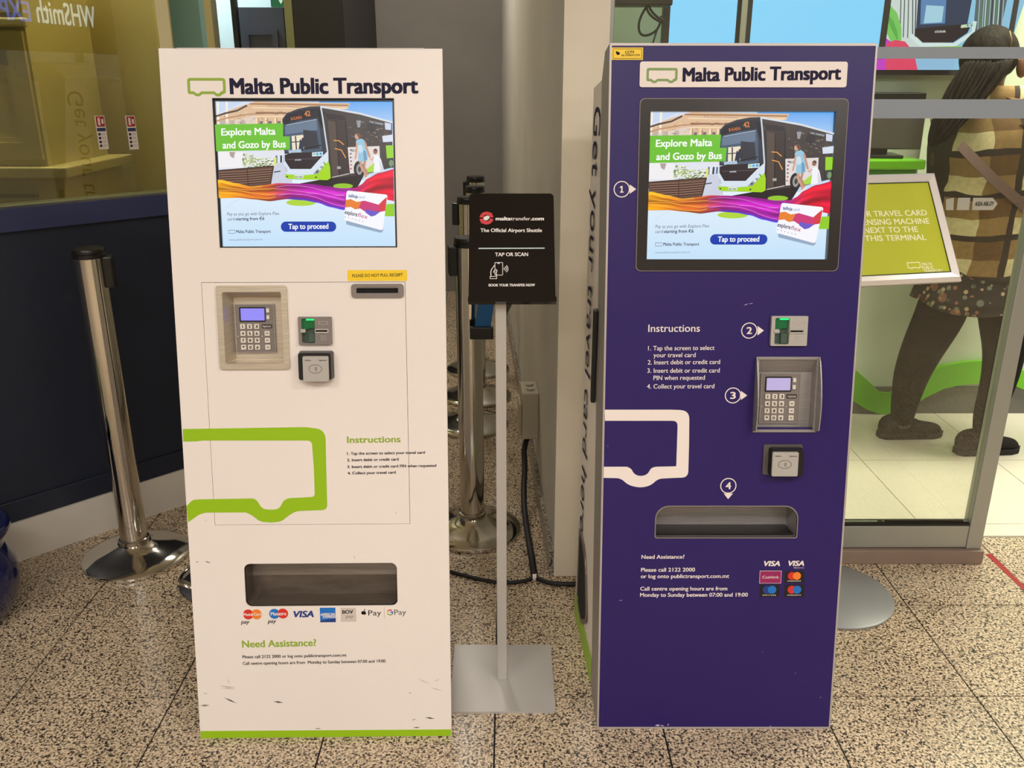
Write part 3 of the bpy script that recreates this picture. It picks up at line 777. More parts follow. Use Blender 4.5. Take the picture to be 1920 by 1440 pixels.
    p.poly([(1045, 438), (1086, 440), (1090, 530), (1075, 552), (1054, 500)], (26, 26, 30))
    p.line([(1068, 412), (1080, 480), (1096, 590), (1112, 700)], 5, (200, 210, 222))
    p.poly([(832, 716), (1116, 700), (1118, 760), (1040, 848), (850, 846), (832, 780)], (214, 226, 238))
    p.poly([(836, 722), (880, 708), (1108, 700), (1066, 742), (1004, 812), (872, 812), (838, 760)], (46, 36, 40))
    p.line([(850, 752), (1050, 745)], 2.4, (86, 76, 80)); p.text('OTOKAR', (902, 760), (942, 757), 9, (210, 216, 226), .04)
    p.poly([(1012, 706), (1082, 700), (1082, 728), (1012, 732)], (210, 228, 236)); p.ell(1046, 716, 9, 9, (90, 170, 220)); p.ell(1068, 714, 9, 9, (80, 160, 210)); p.ell(1026, 717, 7, 7, (160, 196, 120))
    p.poly([(838, 846), (960, 852), (1030, 846), (1118, 762), (1128, 800), (1132, 872), (1110, 884), (860, 876), (840, 866)], (164, 214, 24))
    p.poly([(1018, 844), (1070, 792), (1088, 798), (1046, 846)], (150, 156, 164)); p.ell(1062, 812, 9, 9, (226, 230, 236)); p.ell(1044, 830, 8, 8, (80, 84, 92))
    p.poly([(838, 792), (850, 806), (856, 834), (842, 826)], (186, 196, 206))
    p.poly([(900, 850), (956, 853), (956, 873), (900, 870)], (226, 236, 216)); p.text('BUS 904', (904, 868), (950, 870), 11, (70, 80, 60), .03)
    p.ell(852, 862, 6, 5, (60, 80, 20)); p.ell(1038, 866, 7, 5, (60, 80, 20)); p.line([(1086, 768), (1100, 786)], 4, (110, 170, 20))
    # walking woman and child
    p.poly([(1292, 640), (1302, 624), (1330, 616), (1350, 630), (1362, 660), (1372, 720), (1368, 758), (1316, 772), (1308, 740), (1312, 690)], (150, 196, 220))
    p.poly([(1304, 660), (1330, 656), (1345, 700), (1318, 712)], (196, 222, 232)); p.poly([(1340, 690), (1358, 700), (1366, 752), (1346, 760)], (108, 156, 190))
    p.line([(1300, 645), (1298, 700), (1290, 748)], 5.5, (206, 158, 134)); p.line([(1352, 640), (1368, 690), (1384, 738)], 6, (196, 146, 122))
    p.line([(1326, 764), (1330, 800), (1352, 836), (1362, 872)], 8, (206, 156, 130)); p.line([(1352, 760), (1346, 800), (1372, 850)], 7.5, (186, 138, 116))
    p.poly([(1346, 876), (1384, 848), (1386, 858), (1356, 884)], (238, 226, 222)); p.ell(1302, 602, 15, 19, (206, 162, 138)); p.poly([(1292, 586), (1316, 582), (1328, 600), (1322, 622), (1310, 610), (1300, 592)], (110, 78, 60))
    p.poly([(1404, 728), (1438, 722), (1456, 752), (1476, 824), (1408, 836), (1412, 780)], (240, 240, 246)); p.line([(1408, 735), (1396, 756), (1384, 744)], 4.5, (208, 166, 146)); p.ell(1419, 700, 14, 17, (150, 104, 84)); p.poly([(1405, 690), (1420, 680), (1434, 690), (1428, 700)], (90, 60, 50))
    p.poly([(1444, 745), (1458, 780), (1476, 822), (1452, 828)], (212, 214, 228))
    # green leaves behind the ribbon
    p.ell(1212, 922, 64, 17, (146, 196, 40)); p.ell(942, 1028, 96, 22, (176, 214, 60)); p.poly([(1400, 1040), (Bc, 1036), (Bc, 1116), (1480, 1116)], (146, 204, 40))
    # silk ribbon
    top = [(A, 878), (430, 882), (520, 902), (620, 925), (700, 918), (790, 903), (880, 905), (1000, 908), (1100, 922), (1200, 936), (1290, 934), (1330, 912), (1365, 876), (1440, 838), (Bc, 808)]
    bot = [(A, 998), (430, 1000), (540, 998), (640, 1008), (740, 1020), (850, 1006), (960, 1014), (1050, 1030), (1130, 1058), (1215, 1076), (1300, 1066), (1370, 1040), (1430, 1020), (1490, 1010), (Bc, 1022)]
    def interp(L_, x):
        for i in range(len(L_)-1):
            if L_[i][0] <= x <= L_[i+1][0]:
                t = (x-L_[i][0])/(L_[i+1][0]-L_[i][0]); t = t*t*(3-2*t)*.5+t*.5; return L_[i][1]*(1-t)+L_[i+1][1]*t
        return L_[-1][1]
    stops = [(365, (246, 170, 20)), (480, (250, 160, 20)), (620, (232, 116, 40)), (720, (226, 112, 46)), (800, (200, 70, 90)), (880, (186, 40, 150)), (1000, (206, 26, 196)), (1150, (212, 30, 206)), (1250, (190, 40, 180)), (1330, (206, 36, 90)), (1400, (222, 24, 50)), (1560, (226, 16, 60))]
    def rc(x):
        for i in range(len(stops)-1):
            if x <= stops[i+1][0]:
                t = max(0, (x-stops[i][0])/(stops[i+1][0]-stops[i][0])); return tuple(stops[i][1][k]*(1-t)+stops[i+1][1][k]*t for k in range(3))
        return stops[-1][1]
    rows = []; nr, nc = 22, 90
    for i in range(nr):
        rows.append([(A+(Bc-A)*j/(nc-1), interp(top, A+(Bc-A)*j/(nc-1))*(1-i/(nr-1))+interp(bot, A+(Bc-A)*j/(nc-1))*(i/(nr-1))) for j in range(nc)])
    def cf(t, s_):
        x = A+(Bc-A)*s_; c = rc(x); k = .92+.16*sin(t*9+s_*7)+.13*sin(t*23-s_*15)*(.4+.6*abs(sin(s_*6)))
        if t > .8 and .42 < s_ < .86: q = (t-.8)/.2; c = tuple(c[i]*(1-q)+(70, 70, 230)[i]*q for i in range(3))
        if x < 700 and t < .25: q = 1-t/.25; c = tuple(c[i]*(1-q*.6)+(250, 200, 60)[i]*q*.6 for i in range(3))
        return tuple(min(255, max(0, v*k)) for v in c)
    p.grid(rows, cf)
    for k in range(9):
        t = .15+k*.085; pts = [(x, interp(top, x)*(1-t-.1*sin(x/90+k))+interp(bot, x)*(t+.1*sin(x/90+k))) for x in range(780, 1240, 40)]
        p.line(pts, 1.1, (234, 150, 226) if k % 2 else (150, 20, 140))
    for k in range(6):
        t = .2+k*.12; pts = [(x, interp(top, x)*(1-t-.08*sin(x/70+k))+interp(bot, x)*(t+.08*sin(x/70+k))) for x in range(420, 800, 36)]
        p.line(pts, 1.3, (250, 196, 80) if k % 2 else (196, 84, 30))
    # texts
    g1, g2 = (110, 192, 52), (112, 204, 40)
    p.poly([(A, 527), (828, 519), (828, 603), (870, 603), (870, 688), (A, 700)], g1)
    p.text('Explore Malta', (431, 597), (777, 591), 44, (250, 252, 248), .03)
    p.text('and Gozo by Bus', (440, 681), (843, 673), 44, (250, 252, 248), .03)
    nv = (60, 66, 96)
    p.text('Pay as you go with Explore Flex', (469, 1112), (802, 1107), 20, (90, 98, 126), .0)
    p.text('card', (470, 1144), (517, 1143), 20, (90, 98, 126), .0); p.text('starting from \u20ac6', (524, 1143), (706, 1140), 20, nv, .025)
    for pts in ([(476, 1206), (518, 1206), (518, 1226), (476, 1226), (476, 1206)],): p.line(pts, 1.6, (110, 116, 140))
    p.text('Malta Public Transport', (526, 1224), (748, 1222), 19, (40, 40, 66), .02)
    p.text('www.publictransport.com.mt', (479, 1273), (695, 1270), 12, (120, 130, 150), .0)
    p.line([(460, 1060), (500, 1030), (545, 1008)], 1.2, (196, 210, 226))
    bt = [(813+r_[0], 1150+r_[1]) for r_ in rrect(0, 0, 355, 66, 32)]
    p.poly(bt, (22, 62, 172)); p.text('Tap to proceed', (862, 1198), (1117, 1196), 33, (248, 250, 255), .03)
    # travel card
    cd_ = smooth_poly([(1236, 950), (1499, 978), (1466, 1208), (1218, 1140)], [16]*4)
    p.poly([(x-6, y+8) for x, y in smooth_poly([(1240, 1130), (1480, 1190), (1466, 1216), (1236, 1160)], [14]*4)], (150, 170, 196))
    p.poly(cd_, (246, 246, 252))
    p.poly([(1230, 1012), (1262, 1006), (1300, 1024), (1350, 1016), (1400, 1030), (1440, 1042), (1470, 1012), (1494, 992), (1484, 1082), (1450, 1088), (1418, 1112), (1392, 1118), (1360, 1090), (1322, 1066), (1290, 1072), (1262, 1056), (1224, 1060)], (206, 60, 120))
    p.poly([(1230, 1012), (1262, 1006), (1300, 1024), (1330, 1020), (1312, 1066), (1290, 1072), (1262, 1056), (1226, 1060)], (232, 130, 50))
    p.poly([(1440, 1042), (1470, 1012), (1494, 992), (1484, 1082), (1452, 1080)], (216, 60, 70)); p.poly([(1360, 1070), (1410, 1082), (1450, 1088), (1418, 1112), (1392, 1118), (1356, 1092)], (110, 90, 200))
    p.text('tallinja', (1246, 992), (1306, 1000), 20, (40, 60, 130), .03); p.text('card', (1312, 1001), (1350, 1004), 20, (120, 140, 190), .0)
    p.text('explore', (1222, 1100), (1302, 1118), 26, (50, 40, 80), .025); p.text('flex', (1305, 1119), (1368, 1134), 26, (190, 40, 110), .0)
    p.text('. . . . . .', (1224, 1122), (1340, 1152), 18, (120, 120, 140), .03)
    ob = p.mb.build('picture', parent); return ob

def keypad(K, r, w, parent, lcdm, dark):
    """the PIN pad: body, display, keys with print; r = rect of the pad, all in fractions"""
    u0, v0, u1, v1 = r; W_, H_ = u1-u0, v1-v0
    X = lambda a: u0+a*W_
    Y = lambda b: v1-b*H_
    mb = MB(); mb.plate([(u0, v0), (u1, v0), (u1, v1), (u0, v1)], [], K.P, w, w+.004, M['grey_dark'] if dark else M['grey_plastic'])
    mb.plate([(u0, v0), (u1, v0), (u1, v1), (u0, v1)], [[(u0+.0015, v0+.0015), (u1-.0015, v0+.0015), (u1-.0015, v1-.0015), (u0+.0015, v1-.0015)]], K.P, w+.004, w+.0055, M['steel_grey'])
    pad = mb.build('pin_pad', parent)
    m2 = MB(); m2.plate(rrect(X(.11), Y(.36), X(.77), Y(.06), .002), [rrect(X(.14), Y(.335), X(.75), Y(.085), .001)], K.P, w+.004, w+.006, M['black'])
    m2.plate(rrect(X(.14), Y(.335), X(.75), Y(.085), .001), [], K.P, w+.004, w+.0045, lcdm); m2.build('display', pad)
    labs = '123456789*0#'
    def key(x0, y0, x1, y1, s=None, tx=.3):
        k = MB(); k.plate(rrect(X(x0), Y(y1), X(x1), Y(y0), .0012, 3), [], K.P, w+.004, w+.0075, M['key'])
        if s:
            cx = (x0+x1)/2; hh = (y1-y0)*H_; d = .22*(x1-x0) if s != '1' else .10*(x1-x0)
            put_text(k, s, (X(cx-d*(.5 if s == '1' else 1)), Y(y1)+hh*.22), (X(cx+d*(.5 if s == '1' else 1)), Y(y1)+hh*.22), hh*.55, K.P, M['print_black'], .03, w+.0078)
        k.build('key', pad)
    for i in range(12):
        r_, c_ = divmod(i, 3); x = .12+c_*.178; y = .405+r_*.143; key(x, y, x+.125, y+.10, labs[i])
    for r_ in range(3): y = .548+r_*.143; key(.735, y, .865, y+.10, '=')
    key(.80, .085, .875, .17); key(.80, .225, .875, .31)
    b = MB(); b.plate(rrect(X(.665), Y(.495), X(.925), Y(.412), .003), [], K.P, w+.004, w+.0055, M['black']); b.plate(rrect(X(.68), Y(.487), X(.91), Y(.42), .002), [], K.P, w+.0055, w+.006, M['grey_dark'])
    put_text(b, 'Hypercom', (X(.69), Y(.47)), (X(.90), Y(.47)), .0035, K.P, M['print_grey'], .03, w+.0063); b.build('name_badge', pad)
    b = MB()
    for x in (.05, .665): b = MB(); b.plate(circ(X(x), Y(.66), .0016, 12), [], K.P, w+.004, w+.006, M['steel']); b.build('rivet', pad)
    return pad
def card_reader(K, r, parent, gm):
    u0, v0, u1, v1 = r; W_, H_ = u1-u0, v1-v0; X = lambda a: u0+a*W_; Y = lambda b: v1-b*H_
    win = [(X(.10), Y(.95)), (X(.50), Y(.95)), (X(.50), Y(.06)), (X(.10), Y(.06))]
    slot = rrect(X(.52), Y(.535), X(.88), Y(.475), .001)
    mb = MB(); mb.plate(rrect(u0, v0, u1, v1, .002), [smooth_poly(win, [.004]*4), slot], K.P, -.01, .009, gm)
    cr = mb.build('card_reader', parent)
    m2 = MB(); m2.plate([(X(.09), Y(.96)), (X(.51), Y(.96)), (X(.51), Y(.05)), (X(.09), Y(.05))], [], K.P, -.014, -.006, M['teal_clear'])
    m2.plate([(X(.10), Y(.45)), (X(.30), Y(.45)), (X(.30), Y(.05)), (X(.10), Y(.05))], [], K.P, -.006, .002, M['green_clear'])
    m2.plate([(X(.30), Y(.93)), (X(.48), Y(.93)), (X(.48), Y(.60)), (X(.30), Y(.60))], [], K.P, -.006, .003, M['teal_clear'])
    m2.plate([(X(.30), Y(.42)), (X(.47), Y(.42)), (X(.47), Y(.12)), (X(.30), Y(.12))], [], K.P, -.006, .001, M['green_clear'])
    m2.build('shutter', cr)
    m3 = MB(); m3.plate([(X(.24), Y(.13)), (X(.47), Y(.13)), (X(.47), Y(.08)), (X(.24), Y(.08))], [], K.P, .0, .008, M['led']); m3.build('indicator_lamp', cr)
    m4 = MB(); m4.plate(rrect(X(.505), Y(.585), X(.92), Y(.43), .002), [slot], K.P, .009, .0115, M['grey_light']); m4.plate(slot, [], K.P, -.004, .002, M['void'])
    m4.build('slot_lip', cr)
    m4 = MB(); m4.plate(rrect(X(.07), Y(.56), X(.22), Y(.44), .002), [], K.P, .003, .0115, M['grey_light']); m4.build('slot_guide', cr)
    m5 = MB(); m5.plate(rrect(X(.62), Y(.27), X(.90), Y(.16), .001), [rrect(X(.635), Y(.255), X(.885), Y(.175), .0005)], K.P, .009, .0096, M['grey_light'])
    for k in range(3): m5.plate([(X(.66), Y(.70+k*.07)), (X(.84), Y(.70+k*.07)), (X(.84), Y(.685+k*.07)), (X(.66), Y(.685+k*.07))], [], K.P, .009, .0096, M['grey_light'])
    m5.build('embossed_mark', cr)
    return cr
def contactless(K, r, face, parent, plate=None):
    u0, v0, u1, v1 = r
    mb = MB()
    if plate: mb.plate(rrect(*plate, .004), [], K.P, 0, .004, M['grey_dark'])
    # wedge housing
    o1 = rrect(u0, v0, u1, v1, .005); cu, cv = (u0+u1)/2, (v0+v1)/2
    o2 = [(cu+(p[0]-cu)*.94, cv+(p[1]-cv)*.95-.001) for p in o1]; n = len(o1)
    vs = [K.P(u, v, .002) for u, v in o1]+[K.P(u, v, .024) for u, v in o2]
    mb.add(vs, [(i, (i+1) % n, n+(i+1) % n, n+i) for i in range(n)]+[tuple(range(n, 2*n))], M['black'])
    h = mb.build('contactless_reader', parent)
    f0, g0, f1, g1 = face
    m2 = MB(); m2.plate(rrect(f0, g0, f1, g1, .003), [], K.P, .024, .030, M['grey_light'])
    cx, cy = (f0+f1)/2, (g0+g1)/2; R_ = (f1-f0)*.26
    el = circ(cx-.001, cy, R_, 26, R_*.66); m2.plate(el, [[(cx-.001+(x-cx+.001)*.93, cy+(y-cy)*.91) for x, y in el][::-1]], K.P, .030, .0304, M['grey_dark'])
    for k in range(3):
        rr = .0022+k*.002; arc = [(cx-.004+rr*cos(a_), cy+rr*sin(a_)) for a_ in [-.9+.3*i for i in range(7)]]; arc2 = [(cx-.004+(rr+.0007)*cos(a_), cy+(rr+.0007)*sin(a_)) for a_ in [-.9+.3*i for i in range(7)]]
        m2.plate(arc+arc2[::-1], [], K.P, .030, .0304, M['grey_dark'])
    W_ = f1-f0
    put_text(m2, 'VeriFone', (f0+W_*.08, g1-.010), (f0+W_*.32, g1-.010), .0026, K.P, M['print_black'], .02, .0304)
    put_text(m2, 'Hypercom', (f0+W_*.64, g1-.010), (f0+W_*.93, g1-.010), .0026, K.P, M['print_black'], .02, .0304)
    m2.build('face_plate', h)
    return h

# ------------------------------------------------------------------ left, white kiosk
K = KL
kl = empty('ticket_kiosk', 'white freestanding ticket kiosk with green bus outline and green bottom stripe', 'kiosk', K.o, K.yaw, 'public transport ticket kiosks')
def c3(x, y): return (340+x*.3612, 480+y*.3612)
def c4(x, y): return (340+x*.29159, 980+y*.29159)
scr = K.quad((398, 184.5), (738.5, 183.5), (745, 462.5), (412.5, 465.5))
door = K.quad(c3(103, 137), c3(1163, 133), c3(1188, 1386), c3(174, 1402))
pin = K.quad(c3(210, 188), c3(515, 185), c3(540, 556), c3(238, 560))
trr = K.quad(c4(405, 268), c4(1388, 255), c4(1388, 528), c4(413, 545))
crd = K.quad(c3(612, 315), c3(782, 314), c3(785, 457), c3(612, 458))
fdoor = (door[0]+.0009, door[1]+.0009, door[2]-.0009, door[3]-.0009)
R4 = lambda r: [(r[0], r[1]), (r[2], r[1]), (r[2], r[3]), (r[0], r[3])]
shell(K, 'fascia', M['kwhite'], M['kwhite'], [R4(scr), R4(door), rrect(*trr, .014)], kl, inset=.0012, over=.034)
pinh = (pin[0]-.0, pin[1], pin[2], pin[3])
mb = MB(); mb.plate(R4(fdoor), [R4(pinh), R4((crd[0]+.002, crd[1]+.002, crd[2]-.002, crd[3]-.002))], K.P, -.004, 0, M['kwhite']); dl = mb.build('service_door', kl)
# screen
sc_ = empty  # alias kept simple
mb = MB(); ins = K.quad((400.3, 189.4), (734.8, 188.5), (741.5, 460), (416, 464))
mb.plate([(scr[0]-.001, scr[1]-.001), (scr[2]+.001, scr[1]-.001), (scr[2]+.001, scr[3]+.001), (scr[0]-.001, scr[3]+.001)], [R4(ins)], K.P, -.012, -.0045, M['black'])
mb.plate(R4(scr), [[(scr[0]+.0015, scr[1]+.0015), (scr[2]-.0015, scr[1]+.0015), (scr[2]-.0015, scr[3]-.0015), (scr[0]+.0015, scr[3]-.0015)]], K.P, -.0045, .0012, M['black'])
ts = mb.build('touch_screen', kl); advert(K, ins, -.011, ts)
# heading
def ktext(K, s, p0, p1, cap_px, name, parent, m, bold=.012, w=.0003, mb=None, shear=0):
    a_, b_ = K.uv(*p0), K.uv(*p1); top = K.uv(p0[0], p0[1]-cap_px)
    own = mb is None
    if own: mb = MB()
    put_text(mb, s, a_, b_, Vector((top[0]-a_[0], top[1]-a_[1])).length, K.P, m, bold, w, shear=shear)
    return mb.build(name, parent) if own else None
def c2(x, y): return crop2(x, y)
ktext(K, 'Malta Public Transport', c2(490, 329), c2(1690, 324), 28.5, 'heading', kl, M['print_navy'], .05)
q = K.quad(c2(210, 228), c2(455, 226), c2(458, 345), c2(212, 345))
mb = MB(); o_, i_ = bus_logo(*q, .0055); mb.plate(o_, [i_], K.P, 0, .0003, M['print_green']); mb.build('bus_emblem', kl)
# keypad housing
po = K.quad(c3(178, 156), c3(545, 150), c3(568, 583), c3(207, 592))
mb = MB()
out = rrect(*po, .006); inn = rrect(*pin, .004); w_f = .006
mb.plate(out, [inn], K.P, 0, w_f, M['steel'])
pb = (pin[0]+.012, pin[1]+.004, pin[2]-.006, pin[3]-.014)
i2 = rrect(*pb, .003); n = len(inn)
mb.add([K.P(u, v, w_f) for u, v in inn]+[K.P(u, v, -.035) for u, v in i2], [(i, n+i, n+(i+1) % n, (i+1) % n) for i in range(n)]+[tuple(range(n, 2*n))], M['steel'])
hs = mb.build('pin_pad_housing', kl)
pr = K.quad(c3(284, 250), c3(487, 250), c3(487, 502), c3(282, 502))
def push(r, K, w):   # same place in the picture, but lying at depth w
    def one(u, v):
        P0 = K.o+K.a*u+K.b*v; d = (P0-EYE); P1 = EYE+d*(((K.o+K.n*w)-EYE).dot(K.n)/d.dot(K.n))-K.o; return (P1.dot(K.a), P1.dot(K.b))
    a_, b_ = one(r[0], r[1]), one(r[2], r[3]); return (a_[0], a_[1], b_[0], b_[1])
keypad(K, push(pr, K, -.03), -.0345, kl, M['lcd'], False)
card_reader(K, crd, kl, M['grey_plastic'])
contactless(K, K.quad(c3(612, 492), c3(792, 490), c3(795, 636), c3(618, 637)), push(K.quad(c3(630, 522), c3(763, 518), c3(768, 650), c3(634, 652)), K, .028), kl)
# receipt slot
rs = K.quad(c3(883, 146), c3(1155, 143), c3(1155, 213), c3(885, 217)); ri = K.quad(c3(910, 168), c3(1127, 165), c3(1127, 190), c3(912, 194))
mb = MB(); mb.plate(rrect(*rs, .007), [rrect(*ri, .001)], K.P, 0, .006, M['grey_plastic']); mb.plate(rrect(*ri, .001), [], K.P, .0005, .001, M['void'])
mb.plate(rrect(ri[0]+.002, ri[3]+.001, ri[2]-.002, ri[3]+.0022, .0005), [], K.P, .006, .0064, M['grey_dark']); mb.build('receipt_slot', kl)
yl = K.quad(c3(863, 76), c3(1171, 70), c3(1172, 126), c3(863, 132))
mb = MB(); mb.plate(R4(yl), [], K.P, .0002, .0008, M['yellow']); lbp = mb.build('warning_label', kl)
ktext(K, 'PLEASE DO NOT PULL RECEIPT', c3(888, 110), c3(1150, 105), 5.6, 'lettering', lbp, M['print_black'], .01, .0012)
# big green bus outline
outer_ = [(8, 898), (640, 888), (748, 900), (752, 1100), (758, 1318), (700, 1320), (598, 1324), (560, 1345), (520, 1378), (465, 1384), (408, 1378), (368, 1346), (335, 1331), (120, 1332), (88, 1345), (36, 1382)]
inner_ = [(26, 1300), (58, 1264), (372, 1258), (392, 1268), (420, 1312), (465, 1318), (508, 1312), (532, 1268), (556, 1257), (693, 1250), (688, 1100), (677, 958), (110, 958), (80, 962), (10, 963)]
ring = K.poly([c3(*p_) for p_ in outer_+inner_])
rr = [0, 0, .034, 0, .020, 0, .008, .008, .01, .008, .008, .008, 0, .006, 0, 0, 0, .010, .006, .008, .008, .01, .008, .008, .006, .008, 0, .010, 0, 0, 0]
mb = MB(); mb.plate(smooth_poly(ring, rr[:len(ring)]), [], K.P, .0001, .0004, M['kgreen']); mb.build('bus_outline', kl)
ktext(K, 'Instructions', c3(862, 970), c3(1137, 966), 11.6, 'instructions_heading', kl, M['print_green'], .03)
mb = MB()
for s, p0, p1 in (('1. Tap the screen to select your travel card', (861, 1032), (1264, 1026)), ('2. Insert debit or credit card', (862, 1066), (1128, 1061)), ('3. Insert debit or credit card PIN when requested', (863, 1101), (1323, 1094)), ('4. Collect your travel card', (864, 1134), (1113, 1129))):
    ktext(K, s, c3(*p0), c3(*p1), 5.0, '', None, M['print_black'], .03, .0005, mb)
mb.build('instructions_text', kl)
# tray
tray(K, trr, .07, kl, M['steel_dark'], M['steel_dark'], .014, fold=.52)
# payment logos
mb = MB()
def kc(x, y, r_px, m, w=.0003, sq=1.0):
    c_ = K.uv(*c4(x, y)); e = K.uv(*c4(x+r_px, y)); mb.plate(circ(c_[0], c_[1], e[0]-c_[0]), [], K.P, w-.0002, w, m)
kc(431, 590, 34, M['print_red']); kc(484, 589, 34, M['print_orange'], .0004)
ktext(K, 'MasterCard', c4(400, 599), c4(515, 597), 5.5, '', None, M['print_white'], .03, .0007, mb)
kc(599, 586, 34, M['print_blue']); kc(653, 584, 34, M['print_red'], .0004)
ktext(K, 'Maestro', c4(576, 596), c4(676, 594), 6.2, '', None, M['print_white'], .03, .0007, mb)
ktext(K, 'pay', c4(384, 650), c4(440, 648), 7, '', None, M['print_black'], .02, .0003, mb, .25)
ktext(K, 'pay', c4(556, 645), c4(611, 643), 7, '', None, M['print_black'], .02, .0003, mb, .25)
ktext(K, 'VISA', c4(725, 608), c4(850, 606), 11.4, '', None, M['print_dblue'], .045, .0003, mb, .22)
am = K.quad(c4(892, 547), c4(992, 546), c4(992, 639), c4(892, 641)); mb.plate(R4(am), [], K.P, .0001, .0003, M['print_blue'])
mb.plate([(am[0], am[1]), (am[2], am[1]), (am[2], am[1]+.010), (am[0], am[1]+.004)], [], K.P, .0003, .0004, M['print_dblue'])
ktext(K, 'AMERICAN', c4(896, 598), c4(988, 596), 4.6, '', None, M['print_white'], .04, .0006, mb)
ktext(K, 'EXPRESS', c4(912, 613), c4(992, 612), 4.2, '', None, M['print_white'], .04, .0006, mb)
bv = K.quad(c4(1025, 548), c4(1124, 546), c4(1124, 636), c4(1025, 638)); mb.plate(R4(bv), [], K.P, .0001, .0003, M['print_grey'])
ktext(K, 'BOV', c4(1037, 585), c4(1105, 583), 6.4, '', None, M['print_black'], .03, .0006, mb)
ktext(K, 'pay', c4(1060, 611), c4(1107, 610), 5.8, '', None, M['grey_plastic'], .0, .0006, mb)
kc(1169, 580, 12, M['print_black']); kc(1177, 580, 12, M['print_black'], .0004); kc(1190, 576, 5, M['kwhite'], .0006)
lf = K.poly([c4(1172, 567), c4(1176, 558), (c4(1183, 555)), c4(1180, 564)]); mb.plate(lf, [], K.P, .0001, .0004, M['print_black'])
ktext(K, 'Pay', c4(1203, 597), c4(1286, 595), 9.8, '', None, M['print_black'], .0, .0003, mb)
dv = K.quad(c4(1303, 543), c4(1307, 543), c4(1307, 617), c4(1303, 617)); mb.plate(R4(dv), [], K.P, .0001, .0003, M['print_grey'])
# four coloured G
gc = K.uv(*c4(1342, 577)); gr = (K.uv(*c4(1362, 577))[0]-gc[0])
for a0, a1, m_ in ((45, 150, M['print_red']), (150, 210, M['yellow']), (210, 315, M['print_green']), (315, 372, M['print_blue'])):
    A_ = [radians(a0+(a1-a0)*i/8) for i in range(9)]
    mb.plate([(gc[0]+gr*cos(t_), gc[1]+gr*sin(t_)) for t_ in A_]+[(gc[0]+gr*.66*cos(t_), gc[1]+gr*.66*sin(t_)) for t_ in reversed(A_)], [], K.P, .0001, .0004, m_)
mb.plate([(gc[0], gc[1]-gr*.02), (gc[0]+gr, gc[1]-gr*.02), (gc[0]+gr, gc[1]+gr*.3), (gc[0], gc[1]+gr*.3)], [], K.P, .0001, .0004, M['print_blue'])
ktext(K, 'Pay', c4(1370, 593), c4(1446, 591), 9.8, '', None, M['grey_dark'], .0, .0003, mb)
mb.build('payment_emblems', kl)
ktext(K, 'Need Assistance?', c4(393, 802), c4(867, 792), 12.6, 'assistance_heading', kl, M['print_green'], .03)
mb = MB()
ktext(K, 'Please call 2122 2000 or log onto publictransport.com.mt', c4(394, 872), c4(1062, 860), 5.4, '', None, M['print_black'], .025, .0003, mb)
ktext(K, 'Call centre opening hours are from  Monday to Sunday between 07:00 and 19:00', c4(396, 914), c4(1313, 898), 5.4, '', None, M['print_black'], .025, .0003, mb)
mb.build('assistance_text', kl)
mb = MB(); mb.plate([(-K.hw+.001, .0015), (K.hw-.001, .0015), (K.hw-.001, .0175), (-K.hw+.001, .0195)], [], K.P, .0001, .0006, M['kgreen']); mb.build('bottom_stripe', kl)
mb = MB(); sm = mat('scuff', (150, 138, 128), .6); sm2 = mat('scuff_dark', (84, 78, 74), .6)
for (x, y, l, t_, th, m_) in ((420, 1308, 26, 24, 1.3, sm2), (513, 1315, 18, 8, 1.6, sm2), (797, 1345, 18, 8, 1.4, sm2), (375, 1323, 18, -2, 2.0, sm), (411, 1286, 32, 6, .6, sm), (414, 1290, 28, 3, .5, sm), (384, 1052, 12, 18, .8, sm2), (367, 1054, 6, -8, .7, sm2), (772, 1350, 8, -12, .6, sm2), (664, 1041, 8, 84, .4, sm), (766, 1300, 6, -14, .7, sm), (783, 1272, 26, 26, .4, sm), (806, 1289, 26, 14, .4, sm), (815, 1278, 10, -32, .4, sm), (590, 1366, 12, 0, .8, sm2), (774, 1364, 14, 0, 1, sm2), (426, 1272, 12, 64, .4, sm), (740, 960, 5, 30, .4, sm), (384, 976, 3, 10, .6, sm), (380, 1300, 10, 4, .5, sm)):
    dx, dy = cos(radians(t_))*l, sin(radians(t_))*l; nx, ny = -sin(radians(t_))*th, cos(radians(t_))*th
    mb.plate(K.poly([(x, y), (x+dx*.5+nx, y+dy*.5+ny), (x+dx, y+dy), (x+dx*.5-nx, y+dy*.5-ny)]), [], K.P, .0001, .0003, m_)
o = mb.build('scuff_marks', kl); o['kind'] = 'stuff'

# ------------------------------------------------------------------ right, purple kiosk
K = KR
kr = empty('ticket_kiosk', 'purple freestanding ticket kiosk with white bus outline and numbered steps', 'kiosk', K.o, K.yaw, 'public transport ticket kiosks')
def c7(x, y): return (1120+x*.3195, 60+y*.3195)
def c8(x, y): return (1120+x*.34727, 500+y*.34727)
def c9(x, y): return (1060+x*.4479, 980+y*.4479)
scr = K.quad((1199, 188.5), (1585, 184), (1573.5, 504), (1194.5, 510))
t_ = K.quad((1230, 949), (1494, 949), (1496, 1008), (1228, 1008))
crd = K.quad(c8(934, 265), c8(1130, 265), c8(1126, 425), c8(931, 425))
pad_o = K.quad(c8(862, 494), c8(1184, 492), c8(1180, 872), c8(858, 876))
def shr(r, e): return (r[0]+e, r[1]+e, r[2]-e, r[3]-e)
shell(K, 'fascia', M['kpurple'], M['kedge'], [rrect(*shr(scr, .004), .006), rrect(*t_, (.004, .004, .03, .03)), R4(shr(crd, .002)), R4(shr(pad_o, .002))], kr, inset=.0045)
mb = MB()
hw, L = K.hw, K.L
